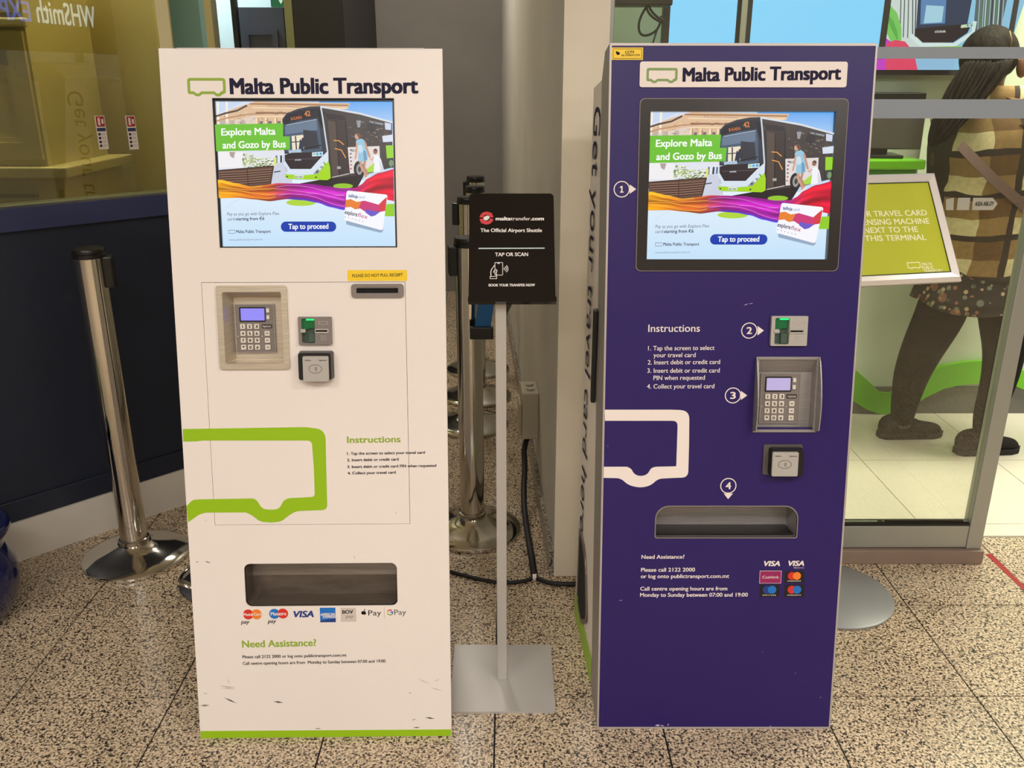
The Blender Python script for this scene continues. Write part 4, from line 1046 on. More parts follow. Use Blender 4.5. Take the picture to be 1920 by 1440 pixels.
mb.plate([(-hw+.0005, .001), (hw-.0005, .001), (hw-.0005, L+.0005), (-hw+.0005, L+.0005)], [[(-hw+.0045, .0055), (hw-.0045, .0055), (hw-.0045, L-.0045), (-hw+.0045, L-.0045)]], K.P, -.004, .0012, mat('edge_light', (186, 176, 172), .4, .3)); mb.build('edge_trim', kr)
mb = MB(); ins = K.quad((1217.5, 211.5), (1563, 207), (1554, 483.5), (1214, 489))
mb.plate(rrect(*scr, .010), [R4(ins)], K.P, -.012, .004, mat('bezel_dark', (38, 33, 32), .28))
ts = mb.build('touch_screen', kr)
mb = MB(); mb.plate(rrect(*shr(scr, -.0018), .011), [rrect(*shr(scr, .0002), .010)], K.P, 0, .003, M['grey_plastic']); mb.build('rim', ts)
advert(K, ins, -.0105, ts)
tp = K.quad(c7(248, 180), c7(1465, 170), c7(1462, 318), c7(248, 333))
mb = MB(); mb.plate(rrect(*tp, .005), [], K.P, 0, .003, M['print_white']); pl = mb.build('heading_plate', kr)
ktext(K, 'Malta Public Transport', c7(502, 291), c7(1422, 279), 24.6, 'heading', pl, M['print_navy'], .05, .0034)
q = K.quad(c7(287, 213), c7(470, 212), c7(468, 300), c7(287, 303))
mb = MB(); o_, i_ = bus_logo(*q, .0050); mb.plate(o_, [i_], K.P, .003, .0034, mat('print_green2', (128, 156, 88), .5)); mb.build('bus_emblem', pl)
cc = K.quad(c7(84, 93), c7(268, 90), c7(268, 161), c7(86, 166))
mb = MB(); mb.plate(R4(cc), [], K.P, .0001, .0008, M['yellow']); cct = mb.build('camera_notice', kr)
mb = MB(); mb.plate(R4(shr(cc, .0025)), [R4(shr(cc, .0033))], K.P, .0008, .001, M['print_black'])
ktext(K, 'CCTV', c7(163, 127), c7(217, 125), 4.6, '', None, M['print_black'], .03, .0012, mb)
ktext(K, 'IN OPERATION', c7(142, 143), c7(248, 141), 3.6, '', None, M['print_black'], .01, .0012, mb)
cm_ = K.poly([c7(108, 112), c7(130, 120), c7(132, 132), c7(118, 136), c7(110, 128)]); mb.plate(cm_, [], K.P, .0008, .0012, M['print_black'])
mb.build('lettering', cct)
# numbered step markers
def marker(s, cx, cy, tri, rpx=15.2):
    mb = MB(); c_ = K.uv(cx, cy); r_ = K.uv(cx+rpx, cy)[0]-c_[0]
    mb.plate(circ(*c_, r_, 36), [circ(*c_, r_*.88, 36)], K.P, .0001, .0004, M['print_white'])
    mb.plate(K.poly(tri), [], K.P, .0001, .0004, M['print_white'])
    if s == '1': mb.plate(K.poly([(cx-3.4, cy+6.4), (cx-3.4, cy+4.4), (cx-.9, cy+4.4), (cx-.9, cy-3.0), (cx-3.2, cy-2.2), (cx-3.6, cy-3.8), (cx-.4, cy-6.2), (cx+1.5, cy-6.2), (cx+1.5, cy+4.4), (cx+3.6, cy+4.4), (cx+3.6, cy+6.4)]), [], K.P, .0001, .0004, M['print_white'])
    else: ktext(K, s, (cx-4.6, cy+6.3), (cx+4.6, cy+6.0), 12.5, '', None, M['print_white'], .03, .0004, mb)
    mb.build('step_marker', kr)
marker('1', 1165.7, 354.8, [c7(190, 895), c7(228, 922), c7(190, 950)])
marker('2', 1404.8, 619.8, [c8(865, 320), c8(899, 345), c8(865, 371)])
marker('3', 1374.2, 741.4, [c8(775, 670), c8(809, 695), c8(775, 720)])
marker('4', 1365.6, 910.8, [c8(682, 1225), c8(732, 1225), c8(706, 1255)])
ktext(K, 'Instructions', c8(275, 352), c8(553, 351), 13.6, 'instructions_heading', kr, M['print_white'], .01)
mb = MB()
for s, p0, p1 in (('1. Tap the screen to select', (274, 452), (632, 449)), ('your travel card', (303, 489), (530, 488)), ('2. Insert debit or credit card', (272, 528), (662, 525)), ('3. Insert debit or credit card', (270, 573), (660, 571)), ('PIN when requested', (303, 612), (580, 610)), ('4. Collect your travel card', (268, 658), (631, 656))):
    ktext(K, s, c8(*p0), c8(*p1), 8.2, '', None, M['print_white'], .012, .0003, mb)
mb.build('instructions_text', kr)
outer_ = [(40, 772), (400, 772), (497, 776), (495, 960), (490, 1138), (420, 1140), (328, 1145), (288, 1182), (232, 1194), (168, 1180), (126, 1142), (34, 1140)]
inner_ = [(35, 1080), (160, 1080), (182, 1090), (200, 1122), (235, 1132), (270, 1122), (290, 1088), (312, 1080), (426, 1078), (430, 960), (434, 832), (41, 832)]
ring = K.poly([c8(*p_) for p_ in outer_+inner_])
rr = [0, 0, .032, 0, .026, 0, .010, .012, .012, .012, .01, 0, 0, .0, .008, .01, .01, .01, .01, .006, .003, 0, .012, 0]
mb = MB(); mb.plate(smooth_poly(ring, rr), [], K.P, .0001, .0004, M['print_white']); mb.build('bus_outline', kr)
card_reader(K, crd, kr, M['grey_light'])
# shroud around the pin pad
po = K.quad(c8(850, 487), c8(1196, 485), c8(1178, 890), c8(840, 894))
mb = MB(); e = .003
mb.plate(R4(po), [R4(shr(po, .004))], K.P, 0, .004, M['steel_grey'])
mb.plate(R4(shr(pad_o, -.001)), [], K.P, -.03, -.026, M['steel_grey'])
ii = shr(po, .004)
# box walls between rim and back plate
for (a_, b_) in (((ii[0], ii[1]), (ii[0]+.004, ii[3])), ((ii[2]-.002, ii[1]), (ii[2], ii[3])), ((ii[0], ii[1]), (ii[2], ii[1]+.002)), ((ii[0], ii[3]-.002), (ii[2], ii[3]))):
    mb.plate(R4((a_[0], a_[1], b_[0], b_[1])), [], K.P, -.028, .003, M['steel_grey'])
hsr = mb.build('pin_pad_housing', kr)
for u_ in (po[0], po[2]-.0025):      # curved cheeks
    h_ = po[3]-po[1]; prof = [(po[1], 0), (po[1]+.004, .010)]+[(po[1]+h_*(.05+.9*i/8), .012+.022*sin(pi*min(1, (.25+.75*i/8)))) for i in range(9)]+[(po[3], .006), (po[3], 0)]
    n = len(prof); m_ = MB()
    vs = [K.P(u_, v, w_) for v, w_ in prof]+[K.P(u_+.0025, v, w_) for v, w_ in prof]
    m_.add(vs, [tuple(range(n)), tuple(reversed(range(n, 2*n)))]+[(i, (i+1) % n, n+(i+1) % n, n+i) for i in range(n)], M['steel_grey']); m_.build('cheek', hsr)
# sloping hood plate above the pad
pr = push(K.quad(c8(877, 578), c8(1092, 577), c8(1094, 845), c8(882, 848)), K, -.02)
mb = MB(); top_v = ii[3]-.001
mb.add([K.P(ii[0], top_v, .001), K.P(ii[2], top_v, .001), K.P(ii[2], pr[3]+.004, -.024), K.P(ii[0], pr[3]+.004, -.024)], [(0, 3, 2, 1)], M['steel_grey']); mb.build('hood_plate', hsr)
keypad(K, pr, -.0255, kr, M['lcd_pale'], False)
contactless(K, K.quad(c8(920, 972), c8(1100, 970), c8(1098, 1118), c8(918, 1120)), push(K.quad(c8(945, 1002), c8(1084, 1000), c8(1082, 1130), c8(942, 1132)), K, .028), kr, plate=K.quad(c8(895, 958), c8(1102, 958), c8(1100, 1120), c8(890, 1120)))
# tray
def tray_purple():
    u0, v0, u1, v1 = t_; mb = MB(); out = rrect(u0+.001, v0+.001, u1-.001, v1-.001, (.004, .004, .03, .03)); n = len(out); D = .075
    vs = [K.P(u, v, -.0042) for u, v in out]+[K.P(u, v, -D) for u, v in out]
    mb.add(vs, [(i, n+i, n+(i+1) % n, (i+1) % n) for i in range(n)], M['steel_grey'])
    mb.add(vs[n:], [tuple(range(n))], M['steel_grey'])
    mb.plate([(u0+.004, v0+.002), (u1-.004, v0+.002), (u1-.004, v0+.006), (u0+.004, v0+.006)], [], K.P, -D+.001, -.01, M['black'])
    o = mb.build('dispensing_tray', kr)
    m2 = MB(); m2.plate(rrect(u0-.0015, v0-.0015, u1+.0015, v1+.0015, (.005, .005, .031, .031)), [out], K.P, 0, .0015, M['grey_plastic']); m2.build('rim', o)
tray_purple()
mb = MB()
for s, p0, p1 in (('Need Assistance?', (319, 151), (498, 150)), ('Please call 2122 2000', (317, 205), (542, 204)), ('or log onto publictransport.com.mt', (316, 232), (685, 231)), ('Call centre opening hours are from', (314, 284), (677, 283)), ('Monday to Sunday between 07:00 and 19:00', (313, 310), (763, 309))):
    ktext(K, s, c9(*p0), c9(*p1), 7.0, '', None, M['print_white'], .022, .0003, mb)
mb.build('assistance_text', kr)
mb = MB()
ktext(K, 'VISA', c9(832, 181), c9(897, 181), 9, '', None, M['print_white'], .045, .0003, mb, .22)
ktext(K, 'VISA', c9(934, 180), c9(998, 180), 9, '', None, M['print_white'], .045, .0003, mb, .22)
ktext(K, 'Electron', c9(957, 191), c9(998, 191), 2.6, '', None, M['print_grey'], .01, .0003, mb)
cl = K.quad(c9(813, 201), c9(904, 201), c9(904, 254), c9(813, 254)); mb.plate(R4(cl), [], K.P, .0001, .0003, M['print_white']); mb.plate(R4(shr(cl, .0008)), [], K.P, .0003, .0005, M['print_magenta'])
ktext(K, 'Cashlink', c9(824, 233), c9(894, 233), 5, '', None, M['print_white'], .0, .0008, mb)
for (x0, y0, x1, y1, ca, cb, s) in ((917, 203, 1000, 252, 'print_red', 'print_orange', 'mastercard'), (813, 260, 895, 311, 'print_dblue', 'print_blue', 'cirrus'), (917, 260, 1000, 311, 'print_red', 'print_blue', 'maestro')):
    q = K.quad(c9(x0, y0), c9(x1, y0), c9(x1, y1), c9(x0, y1)); mb.plate(R4(q), [], K.P, .0001, .0003, M['black'])
    cx, cy = (q[0]+q[2])/2, q[1]+(q[3]-q[1])*.60; r_ = (q[3]-q[1])*.33
    mb.plate(circ(cx-r_*.6, cy, r_), [], K.P, .0003, .0005, M[ca]); mb.plate(circ(cx+r_*.6, cy, r_), [], K.P, .0004, .0007, M[cb])
    put_text(mb, s, (cx-r_*1.6, q[1]+.0035), (cx+r_*1.6, q[1]+.0035), .0034, K.P, M['print_white'], .01, .0005)
mb.build('payment_emblems', kr)
mb = MB(); sw_ = mat('scratch_pale', (176, 160, 190), .5)
for (x, y, l, t__, th) in ((1394, 573, 10, -22, .9), (1403, 570, 10, -10, .6), (1228, 1360, 10, 0, 2.2), (1252, 1361, 5, -70, 1.2), (1444, 1360, 4, 70, 1.2), (1429, 1221, 2, 60, .8), (1490, 1262, 3, 10, .6), (1139, 836, 2, 40, .7), (1537, 1306, 4, 40, .7), (1160, 1126, 8, -6, .5), (1238, 1359, 8, 20, 1.2)):
    dx, dy = cos(radians(t__))*l, sin(radians(t__))*l; nx, ny = -sin(radians(t__))*th, cos(radians(t__))*th
    mb.plate(K.poly([(x, y), (x+dx*.5+nx, y+dy*.5+ny), (x+dx, y+dy), (x+dx*.5-nx, y+dy*.5-ny)]), [], K.P, .0001, .0003, sw_)
o = mb.build('scuff_marks', kr); o['kind'] = 'stuff'
# left side of the rear body: lettering, opening, green foot
xs = lambda y, z: -K.hw+.002-(.021-.0098*z/1.435)*max(0, (y-.15-z*.163))/(.325-z*.163)-.0006
sf = lambda u, v, w_: (xs(-u, v)-w_, -u, v)
mb = MB(); put_text(mb, 'Get your travel card here', (-.462, 1.395), (-.440, .30), .075, sf, M['print_navy'], .0, .0004); mb.build('side_lettering', kr)
mb = MB(); ov = smooth_poly([(-.425, .085), (-.36, .06), (-.27, .12), (-.33, .27), (-.425, .29)], [.02, .03, .03, .06, .02])
mb.plate(ov, [], sf, .0001, .0012, M['void']); mb.plate([(x*1.0, y) for x, y in smooth_poly([(-.435, .075), (-.35, .05), (-.25, .12), (-.32, .29), (-.435, .305)], [.02, .03, .03, .06, .02])], [ov], sf, .0001, .003, M['steel_dark']); mb.build('side_opening', kr)
mb = MB(); mb.plate([(-.475, .001), (-.17, .001), (-.17, .07), (-.475, .07)], [], sf, .0001, .001, M['kgreen']); mb.build('foot_stripe', kr)
mb = MB(); mb.box((-K.hw-.012, .28, .72), (-K.hw-.0005, .30, .95), M['black']); mb.build('side_latch', kr, bevel=.003)

# ================================================================== POSTS, STANDS AND SMALL THINGS
def barrier_post(x, y, label, head_az, belt=False):
    e = empty('barrier_post', label, 'post', (x, y, 0), 0, 'chrome belt barrier posts')
    MB().lathe([(0.0, 0.0), (.160, 0), (.163, .004), (.163, .011), (.158, .016), (.120, .026), (.080, .038), (.056, .050), (.050, .056), (0, .056)], M['chrome'], 64).build('base', e, True, angle=35)
    MB().lathe([(.046, .050), (.046, .072), (.0425, .074)], M['chrome'], 40).build('collar', e, True, angle=35)
    MB().lathe([(.041, .055), (.041, .985)], M['chrome'], 48).build('tube', e, True, angle=50)
    MB().lathe([(.0, .984), (.043, .984), (.044, .987), (.044, .996), (.041, 1.0), (0, 1.001)], M['black'], 40).build('cap', e, True, angle=40)
    X = Matrix.Rotation(head_az, 4, 'Z')
    mb = MB(); mb.box((.036, -.021, .885), (.062, .021, .975), M['black'], X); mb.build('belt_cassette', e, bevel=.004)
    mb = MB(); mb.lathe([(.042, .972), (.0455, .974), (.0455, .984), (.042, .986)], M['black'], 40); mb.build('head_ring', e, True, angle=40)
    return e
barrier_post(-1.197, 2.490, 'chrome barrier post standing alone by the navy wall left of the white kiosk', radians(12))
barrier_post(-.848, 2.362, 'chrome barrier post mostly hidden behind the white kiosk, edge of its base showing', radians(0))
p1 = barrier_post(-.122, 2.665, 'nearest chrome barrier post between the kiosks, behind the black sign', radians(190))
barrier_post(-.165, 3.62, 'second nearest chrome barrier post between the kiosks', radians(170))
barrier_post(-.150, 3.985, 'third chrome barrier post between the kiosks, counting from the nearest', radians(80))
barrier_post(-.160, 4.40, 'farthest chrome barrier post between the kiosks', radians(185))
# blue belt hanging from the nearest post
mb = MB(); pts = [(922, 470, 2.585), (913, 560, 2.585), (905, 613, 2.585)]; L_, R_ = [], []
for (x, y, Y) in pts: a_ = on_y(x-15, y, Y)-p1.location; b_ = on_y(x+15, y, Y)-p1.location; L_.append(a_); R_.append(b_)
n = len(L_); vs = L_+R_; vs2 = [v+Vector((0, .002, 0)) for v in vs]
mb.add(vs+vs2, [(i, n+i, n+i+1, i+1) for i in range(n-1)]+[(2*n+i, 2*n+i+1, 3*n+i+1, 3*n+i) for i in range(n-1)]+[(i, i+1, 2*n+i+1, 2*n+i) for i in range(n-1)]+[(n+i+1, n+i, 3*n+i, 3*n+i+1) for i in range(n-1)], M['belt']); mb.build('belt', p1)
a_ = on_y(881, 636, 2.58)-p1.location; b_ = on_y(925, 613, 2.58)-p1.location
MB().box((a_.x, a_.y-.006, a_.z), (b_.x, a_.y+.012, b_.z), M['black']).build('belt_clip', p1, bevel=.003)

# black sign on a pole
ss = empty('sign_stand', 'free-standing sign with small black panel on thin silver pole and square base plate', 'sign', (-.0165, 1.880, 0))
MB().plate(rrect(-.129, -.133, .131, .133, .006), [], lambda u, v, w_: (u, v, w_), 0, .006, M['alu_paint']).build('base_plate', ss, bevel=.0015)
topz = on_y(960, 569, 1.872).z
MB().box((-.012, -.014, .006), (.012, .006, topz+.03), M['alu_paint']).build('pole', ss, bevel=.001)
class Pl:
    def __init__(s, o, a, b, loc): s.o, s.a, s.b, s.loc = Vector(o), Vector(a).normalized(), Vector(b).normalized(), Vector(loc); s.n = s.a.cross(s.b)
    def uv(s, x, y, w=0): P = hit(x, y, s.o+s.n*w, s.n)-s.o; return (P.dot(s.a), P.dot(s.b))
    def P(s, u, v, w=0): return tuple(s.o+s.a*u+s.b*v+s.n*w-s.loc)
    def poly(s, pts): return [s.uv(x, y) for x, y in pts]
    def quad(s, tl, tr, br, bl):
        q = s.poly([tl, tr, br, bl]); return ((q[0][0]+q[3][0])/2, (q[2][1]+q[3][1])/2, (q[1][0]+q[2][0])/2, (q[0][1]+q[1][1])/2)
d1 = 1.885
bo = EYE+ray(959.5, 568)*d1; to = EYE+ray(959.0, 363.5)*d1*1.034
aa = Vector((1, .006, 0)); bb = (to-bo); bb -= aa.normalized()*bb.dot(aa.normalized())
S = Pl(bo, aa, bb, ss.location)
q = S.quad((880, 362), (1038, 363.5), (1041.5, 561), (878.5, 560))
mb = MB(); mb.plate(rrect(q[0], q[1]-.006, q[2], q[3], (.001, .001, .009, .009)), [], S.P, -.006, 0, M['black_gloss']); pn = mb.build('sign_panel', ss)
mb = MB(); mb.plate([(q[0]-.001, q[1]-.009), (q[2]+.002, q[1]-.009), (q[2]+.002, q[1]+.003), (q[0]-.001, q[1]+.003)], [], S.P, -.010, .007, M['black_gloss']); mb.build('bottom_lip', ss, bevel=.002)
MB().add([S.P(-.02, q[1]+.03, -.006), S.P(.02, q[1]+.03, -.006), S.P(.02, q[1]+.10, -.006), S.P(-.02, q[1]+.10, -.006), (-.012, -.002, topz-.03), (.012, -.002, topz-.03), (.012, .006, topz+.02), (-.012, .006, topz+.02)],
         [(0, 1, 2, 3), (4, 7, 6, 5), (0, 4, 5, 1), (1, 5, 6, 2), (2, 6, 7, 3), (3, 7, 4, 0)], M['black']).build('bracket', ss)
def cs(x, y): return (870+x*.15971, 350+y*.15971)
mb = MB(); W_ = mat('sign_white', (232, 226, 220), .5); RD = mat('sign_red', (206, 56, 62), .5)
def st(s, p0, p1, cap, bold=.03, m=None): ktext(S, s, cs(*p0), cs(*p1), cap, '', None, m or W_, bold, .0006, mb)
st('malta', (374, 396), (548, 396), 6.4, .05); st('transfer', (550, 396), (778, 396), 6.4, .012); st('.com', (784, 396), (936, 396), 6.4, .05)
st('The Official Airport Shuttle', (194, 534), (915, 534), 6.6, .03); st('TAP OR SCAN', (366, 818), (751, 816), 6.6, .03); st('BOOK YOUR TRANSFER NOW', (291, 1172), (831, 1170), 4.6, .04)
mb.plate(S.poly([cs(171, 733), cs(946, 729), cs(946, 717), cs(171, 720)]), [], S.P, .0002, .0006, mat('sign_line', (196, 214, 210), .5))
c_ = S.uv(*cs(264, 370)); r_ = S.uv(*cs(346, 370))[0]-c_[0]
for a0 in (8, 188):
    A_ = [radians(a0+164*i/14) for i in range(15)]
    mb.plate([(c_[0]+r_*cos(t), c_[1]+r_*sin(t)) for t in A_]+[(c_[0]+r_*.5*cos(t), c_[1]+r_*.5*sin(t)) for t in reversed(A_)], [], S.P, .0002, .0006, RD)
    t = radians(a0+40); mb.plate([(c_[0]+r_*1.15*cos(t-.05), c_[1]+r_*1.15*sin(t-.05)), (c_[0]+r_*.9*cos(t+.3), c_[1]+r_*.9*sin(t+.3)), (c_[0]+r_*.85*cos(t-.2), c_[1]+r_*.85*sin(t-.2))], [], S.P, .0002, .0007, RD)
mb.plate(circ(c_[0]-r_*.08, c_[1]-r_*.05, r_*.36, 14, r_*.33), [], S.P, .0002, .0008, W_); mb.plate(circ(c_[0]+r_*.14, c_[1]+r_*.1, r_*.3, 14, r_*.28), [], S.P, .0002, .0009, W_)
# hand holding a phone, with waves
def sl(pts, wpx):
    P_ = [Vector(S.uv(*cs(*p_))) for p_ in pts]; k = wpx*.15971*.00118; Ls, Rs = [], []
    for i, p_ in enumerate(P_):
        d = (P_[min(i+1, len(P_)-1)]-P_[max(i-1, 0)]).normalized(); n_ = Vector((-d.y, d.x))*k*.5; Ls.append(tuple(p_+n_)); Rs.append(tuple(p_-n_))
    mb.plate(Ls+Rs[::-1], [], S.P, .0002, .0006, W_)
ph = S.quad(cs(360, 888), cs(457, 888), cs(457, 1042), cs(360, 1042)); mb.plate(rrect(*ph, .002), [rrect(ph[0]+.0012, ph[1]+.0012, ph[2]-.0012, ph[3]-.0012, .001)], S.P, .0002, .0006, W_)
sl([(392, 903), (420, 903)], 8); sl([(358, 925), (322, 975), (314, 1010), (318, 1050)], 9); sl([(345, 1010), (355, 985), (378, 972), (388, 985), (378, 1015), (386, 1050)], 9)
hb = S.quad(cs(303, 1052), cs(387, 1052), cs(387, 1084), cs(303, 1084)); mb.plate(rrect(*hb, .001), [rrect(hb[0]+.0012, hb[1]+.0012, hb[2]-.0012, hb[3]-.0012, .0005)], S.P, .0002, .0006, W_)
for r2 in (20, 42, 62): sl([(455+r2*cos(radians(t)), 965+r2*.85*sin(radians(t))) for t in range(-48, 49, 16)], 8)
mb.build('sign_print', pn)

# snap-frame poster stand behind the purple kiosk
ps = empty('poster_stand', 'lime green poster in white frame on stand behind the purple kiosk, round grey base', 'sign', (.958, 2.262, 0))
MB().lathe([(0, 0), (.176, 0), (.180, .003), (.180, .007), (.175, .010), (0, .012)], mat('base_grey', (158, 160, 158), .4, .3), 64).build('base', ps, True, angle=35)
yw, el = .207, .983; BR = on_y(1803, 527, 2.10)
pa = Vector((cos(yw), sin(yw), 0)); pb_ = Vector((-sin(yw)*cos(el), cos(yw)*cos(el), sin(el)))
PS = Pl(BR, pa, pb_, ps.location); fw, fh = .31, .290
mb = MB(); rim = [(-fw, 0), (0, 0), (0, fh), (-fw, fh)]; inn = [(-fw+.024, .024), (-.024, .024), (-.024, fh-.024), (-fw+.024, fh-.024)]
mb.add([PS.P(*p_, 0) for p_ in rim]+[PS.P(p_[0]*(1-.06)-.009, .009+p_[1]*.94, .009) for p_ in rim]+[PS.P(*p_, .002) for p_ in inn]+[PS.P(*p_, -.008) for p_ in rim],
       [(i, (i+1) % 4, 4+(i+1) % 4, 4+i) for i in range(4)]+[(4+i, 4+(i+1) % 4, 8+(i+1) % 4, 8+i) for i in range(4)]+[(12+i, 12+(i+1) % 4, (i+1) % 4, i) for i in range(4)]+[(15, 14, 13, 12)], M['snap'])
mb.build('frame', ps)
mb = MB(); mb.plate(inn, [[(-fw+.027, .026), (-.0265, .026), (-.0265, fh-.0265), (-fw+.027, fh-.0265)]], PS.P, .0, .003, mat('gasket_green', (40, 60, 20), .5)); mb.plate(inn, [], PS.P, -.001, .0018, M['poster']); po_ = mb.build('poster', ps)
mb = MB(); PT = M['poster_txt']
for s, x0, y0, x1, y1, in (('YOUR TRAVEL CARD', 1590, 408, 1737.5, 404.5), ('DISPENSING MACHINE', 1588, 423.5, 1742, 420), ('IS NEXT TO THE', 1604, 438.5, 1721, 435.5), ('OF THIS TERMINAL', 1596, 453.5, 1736, 450.5)):
    ktext(PS, s, (x0, y0), (x1, y1), 10.2, '', None, PT, .03, .0022, mb)
for s, x1, y in (('MALTA', 1747, 498.5), ('PUBLIC', 1750, 505), ('TRANSPORT', 1767, 511)):
    ktext(PS, s, (1728 if s != 'TRANSPORT' else 1731, y), (x1, y-.6), 5, '', None, PT, .03, .0022, mb)
q = PS.quad((1700, 492), (1724, 492), (1726, 504), (1700, 505)); o_, i_ = bus_logo(*q, .0022); mb.plate(o_, [i_], PS.P, .0018, .0022, PT)
mb.build('poster_print', po_)
cp = Vector(PS.P(-fw/2, fh/2, -.008))
MB().tube([(-.07, -.03, .01), (-.07, -.03, cp.z-.08), (-.05, cp.y-.01, cp.z)], .014, M['alu'], 16).build('pole', ps, True, angle=40)

# red tape on the floor
a_, b_, c_, d_ = fl(1848, 1040), fl(1858, 1038), fl(1930, 1108), fl(1930, 1118)
mb = MB(); mb.plate([(a_.x, a_.y), (b_.x, b_.y), (c_.x, c_.y), (d_.x, d_.y)][::-1], [], lambda u, v, w_: (u, v, w_), .0003, .0010, M['tape'])
tag(mb.build('floor_tape'), 'strip of red tape stuck on the speckled floor at the office entrance', 'tape')

# outlet box on the side wall, cables
zb = Vector((0, 0, 1))
sb = empty('outlet_box', 'cream electrical outlet box low on the passage side wall with a black cable', 'box', sidep(.66, .208))
def sbox(s0, s1, z0, z1, w0, w1, m, mb):
    Q = [sidep(s0, z0, w0), sidep(s1, z0, w0), sidep(s1, z0, w1), sidep(s0, z0, w1)]; Q = [p-sb.location for p in Q]
    mb.add(Q+[p+Vector((0, 0, z1-z0)) for p in Q], [(0, 1, 2, 3), (7, 6, 5, 4), (0, 4, 5, 1), (1, 5, 6, 2), (2, 6, 7, 3), (3, 7, 4, 0)], m)
mb = MB(); sbox(.60, .74, .205, .385, .0, .062, M['box_cream'], mb); mb.build('box_body', sb, bevel=.006)
mb = MB(); sbox(.61, .73, .215, .34, .0625, .072, M['box_cream'], mb); mb.build('box_lid', sb, bevel=.004)
mb = MB()
for s0 in (.64, .69): mb.tube([sidep(s0, .3855, .03)-sb.location, sidep(s0, .392, .03)-sb.location], .014, M['box_cream'], 16)
mb.build('cable_gland', sb)
def world_curve(P, r, name, m):
    cu = bpy.data.curves.new('c', 'CURVE'); cu.dimensions = '3D'; sp = cu.splines.new('NURBS'); sp.points.add(len(P)-1)
    for q_, p_ in zip(sp.points, P): q_.co = (*p_, 1)
    sp.use_endpoint_u = True; sp.order_u = 3; cu.bevel_depth = r; cu.bevel_resolution = 3; cu.resolution_u = 8; cu.use_fill_caps = True
    ob = bpy.data.objects.new(name, cu); me = bpy.data.meshes.new_from_object(ob); bpy.data.objects.remove(ob)
    me.materials.append(m); me.name = name; me.polygons.foreach_set('use_smooth', [True]*len(me.polygons))
    o = bpy.data.objects.new(name, me); COL.objects.link(o); return o
jn = fl(1002, 1086); jn.z = .009
st_ = sidep(.655, .20, .035)
tag(world_curve([st_, st_+Vector((-.02, -.05, -.03)), on_y(985, 868, 2.93), on_y(981, 930, 2.80), on_y(986, 985, 2.60), on_y(998, 1050, 2.38), jn], .0105, 'cable', M['rubber']), 'thick black cable bundle hanging from the outlet box down to the floor', 'cable')
P = [fl(x, y) for x, y in ((1000, 1087), (985, 1094), (940, 1097), (900, 1090), (850, 1077), (810, 1066))]
tag(world_curve([Vector((p.x, p.y, .0065)) for p in P], .0062, 'cable', M['rubber']), 'thin black cable lying on the floor, running left behind the white kiosk', 'cable')
P = [fl(x, y) for x, y in ((1005, 1087), (1020, 1095), (1045, 1099), (1075, 1099), (1100, 1098))]
tag(world_curve([Vector((p.x, p.y, .0075)) for p in P], .0072, 'cable', M['rubber']), 'thin black cable lying on the floor, running right behind the purple kiosk', 'cable')
sp_ = MB(); sp_.tube([jn+Vector((-.006, 0, .0)), jn+Vector((.006, 0, .0))], .012, M['print_white'], 12)
tag(sp_.build('cable_tie'), 'white cable tie where the black cables meet on the floor', 'cable tie')

# glazed blue pot with a plant, at the left edge
pt_ = empty('potted_plant', 'glazed dark blue pot cut by the left edge of the picture, green leaves above', 'plant', (-1.528, 2.13, 0))
MB(Matrix.Diagonal((1, 1, .80, 1))).lathe([(0, 0), (.085, 0), (.10, .01), (.135, .08), (.150, .16), (.146, .22), (.125, .275), (.115, .295), (.122, .31), (.142, .33), (.150, .35), (.148, .37), (.138, .375), (.125, .36), (.110, .33), (.0, .33)], M['pot'], 56).build('pot', pt_, True)
MB().lathe([(0, .268), (.118, .268)], mat('soil', (50, 36, 26), .9), 32).build('soil', pt_)
rl = random.Random(3)
for i in range(11):
    az = rl.uniform(.6*pi, 1.7*pi) if i else 0.1; L_ = rl.uniform(.10, .2) if i else .105; h_ = rl.uniform(.2, .3) if i else .20; v = []; f = []
    for k in range(7):
        t = k/6; r0 = L_*t; z0 = .27+h_*sin(t*pi*.55); wd = .016*sin(pi*min(1, .08+t*.93))
        v += [(r0*cos(az)-wd*sin(az), r0*sin(az)+wd*cos(az), z0), (r0*cos(az), r0*sin(az), z0-.005), (r0*cos(az)+wd*sin(az), r0*sin(az)-wd*cos(az), z0)]
        if k: b0 = 3*(k-1); f += [(b0, b0+1, b0+4, b0+3), (b0+1, b0+2, b0+5, b0+4)]
    MB().add(v, f, M['leaf']).build('leaf', pt_, True)

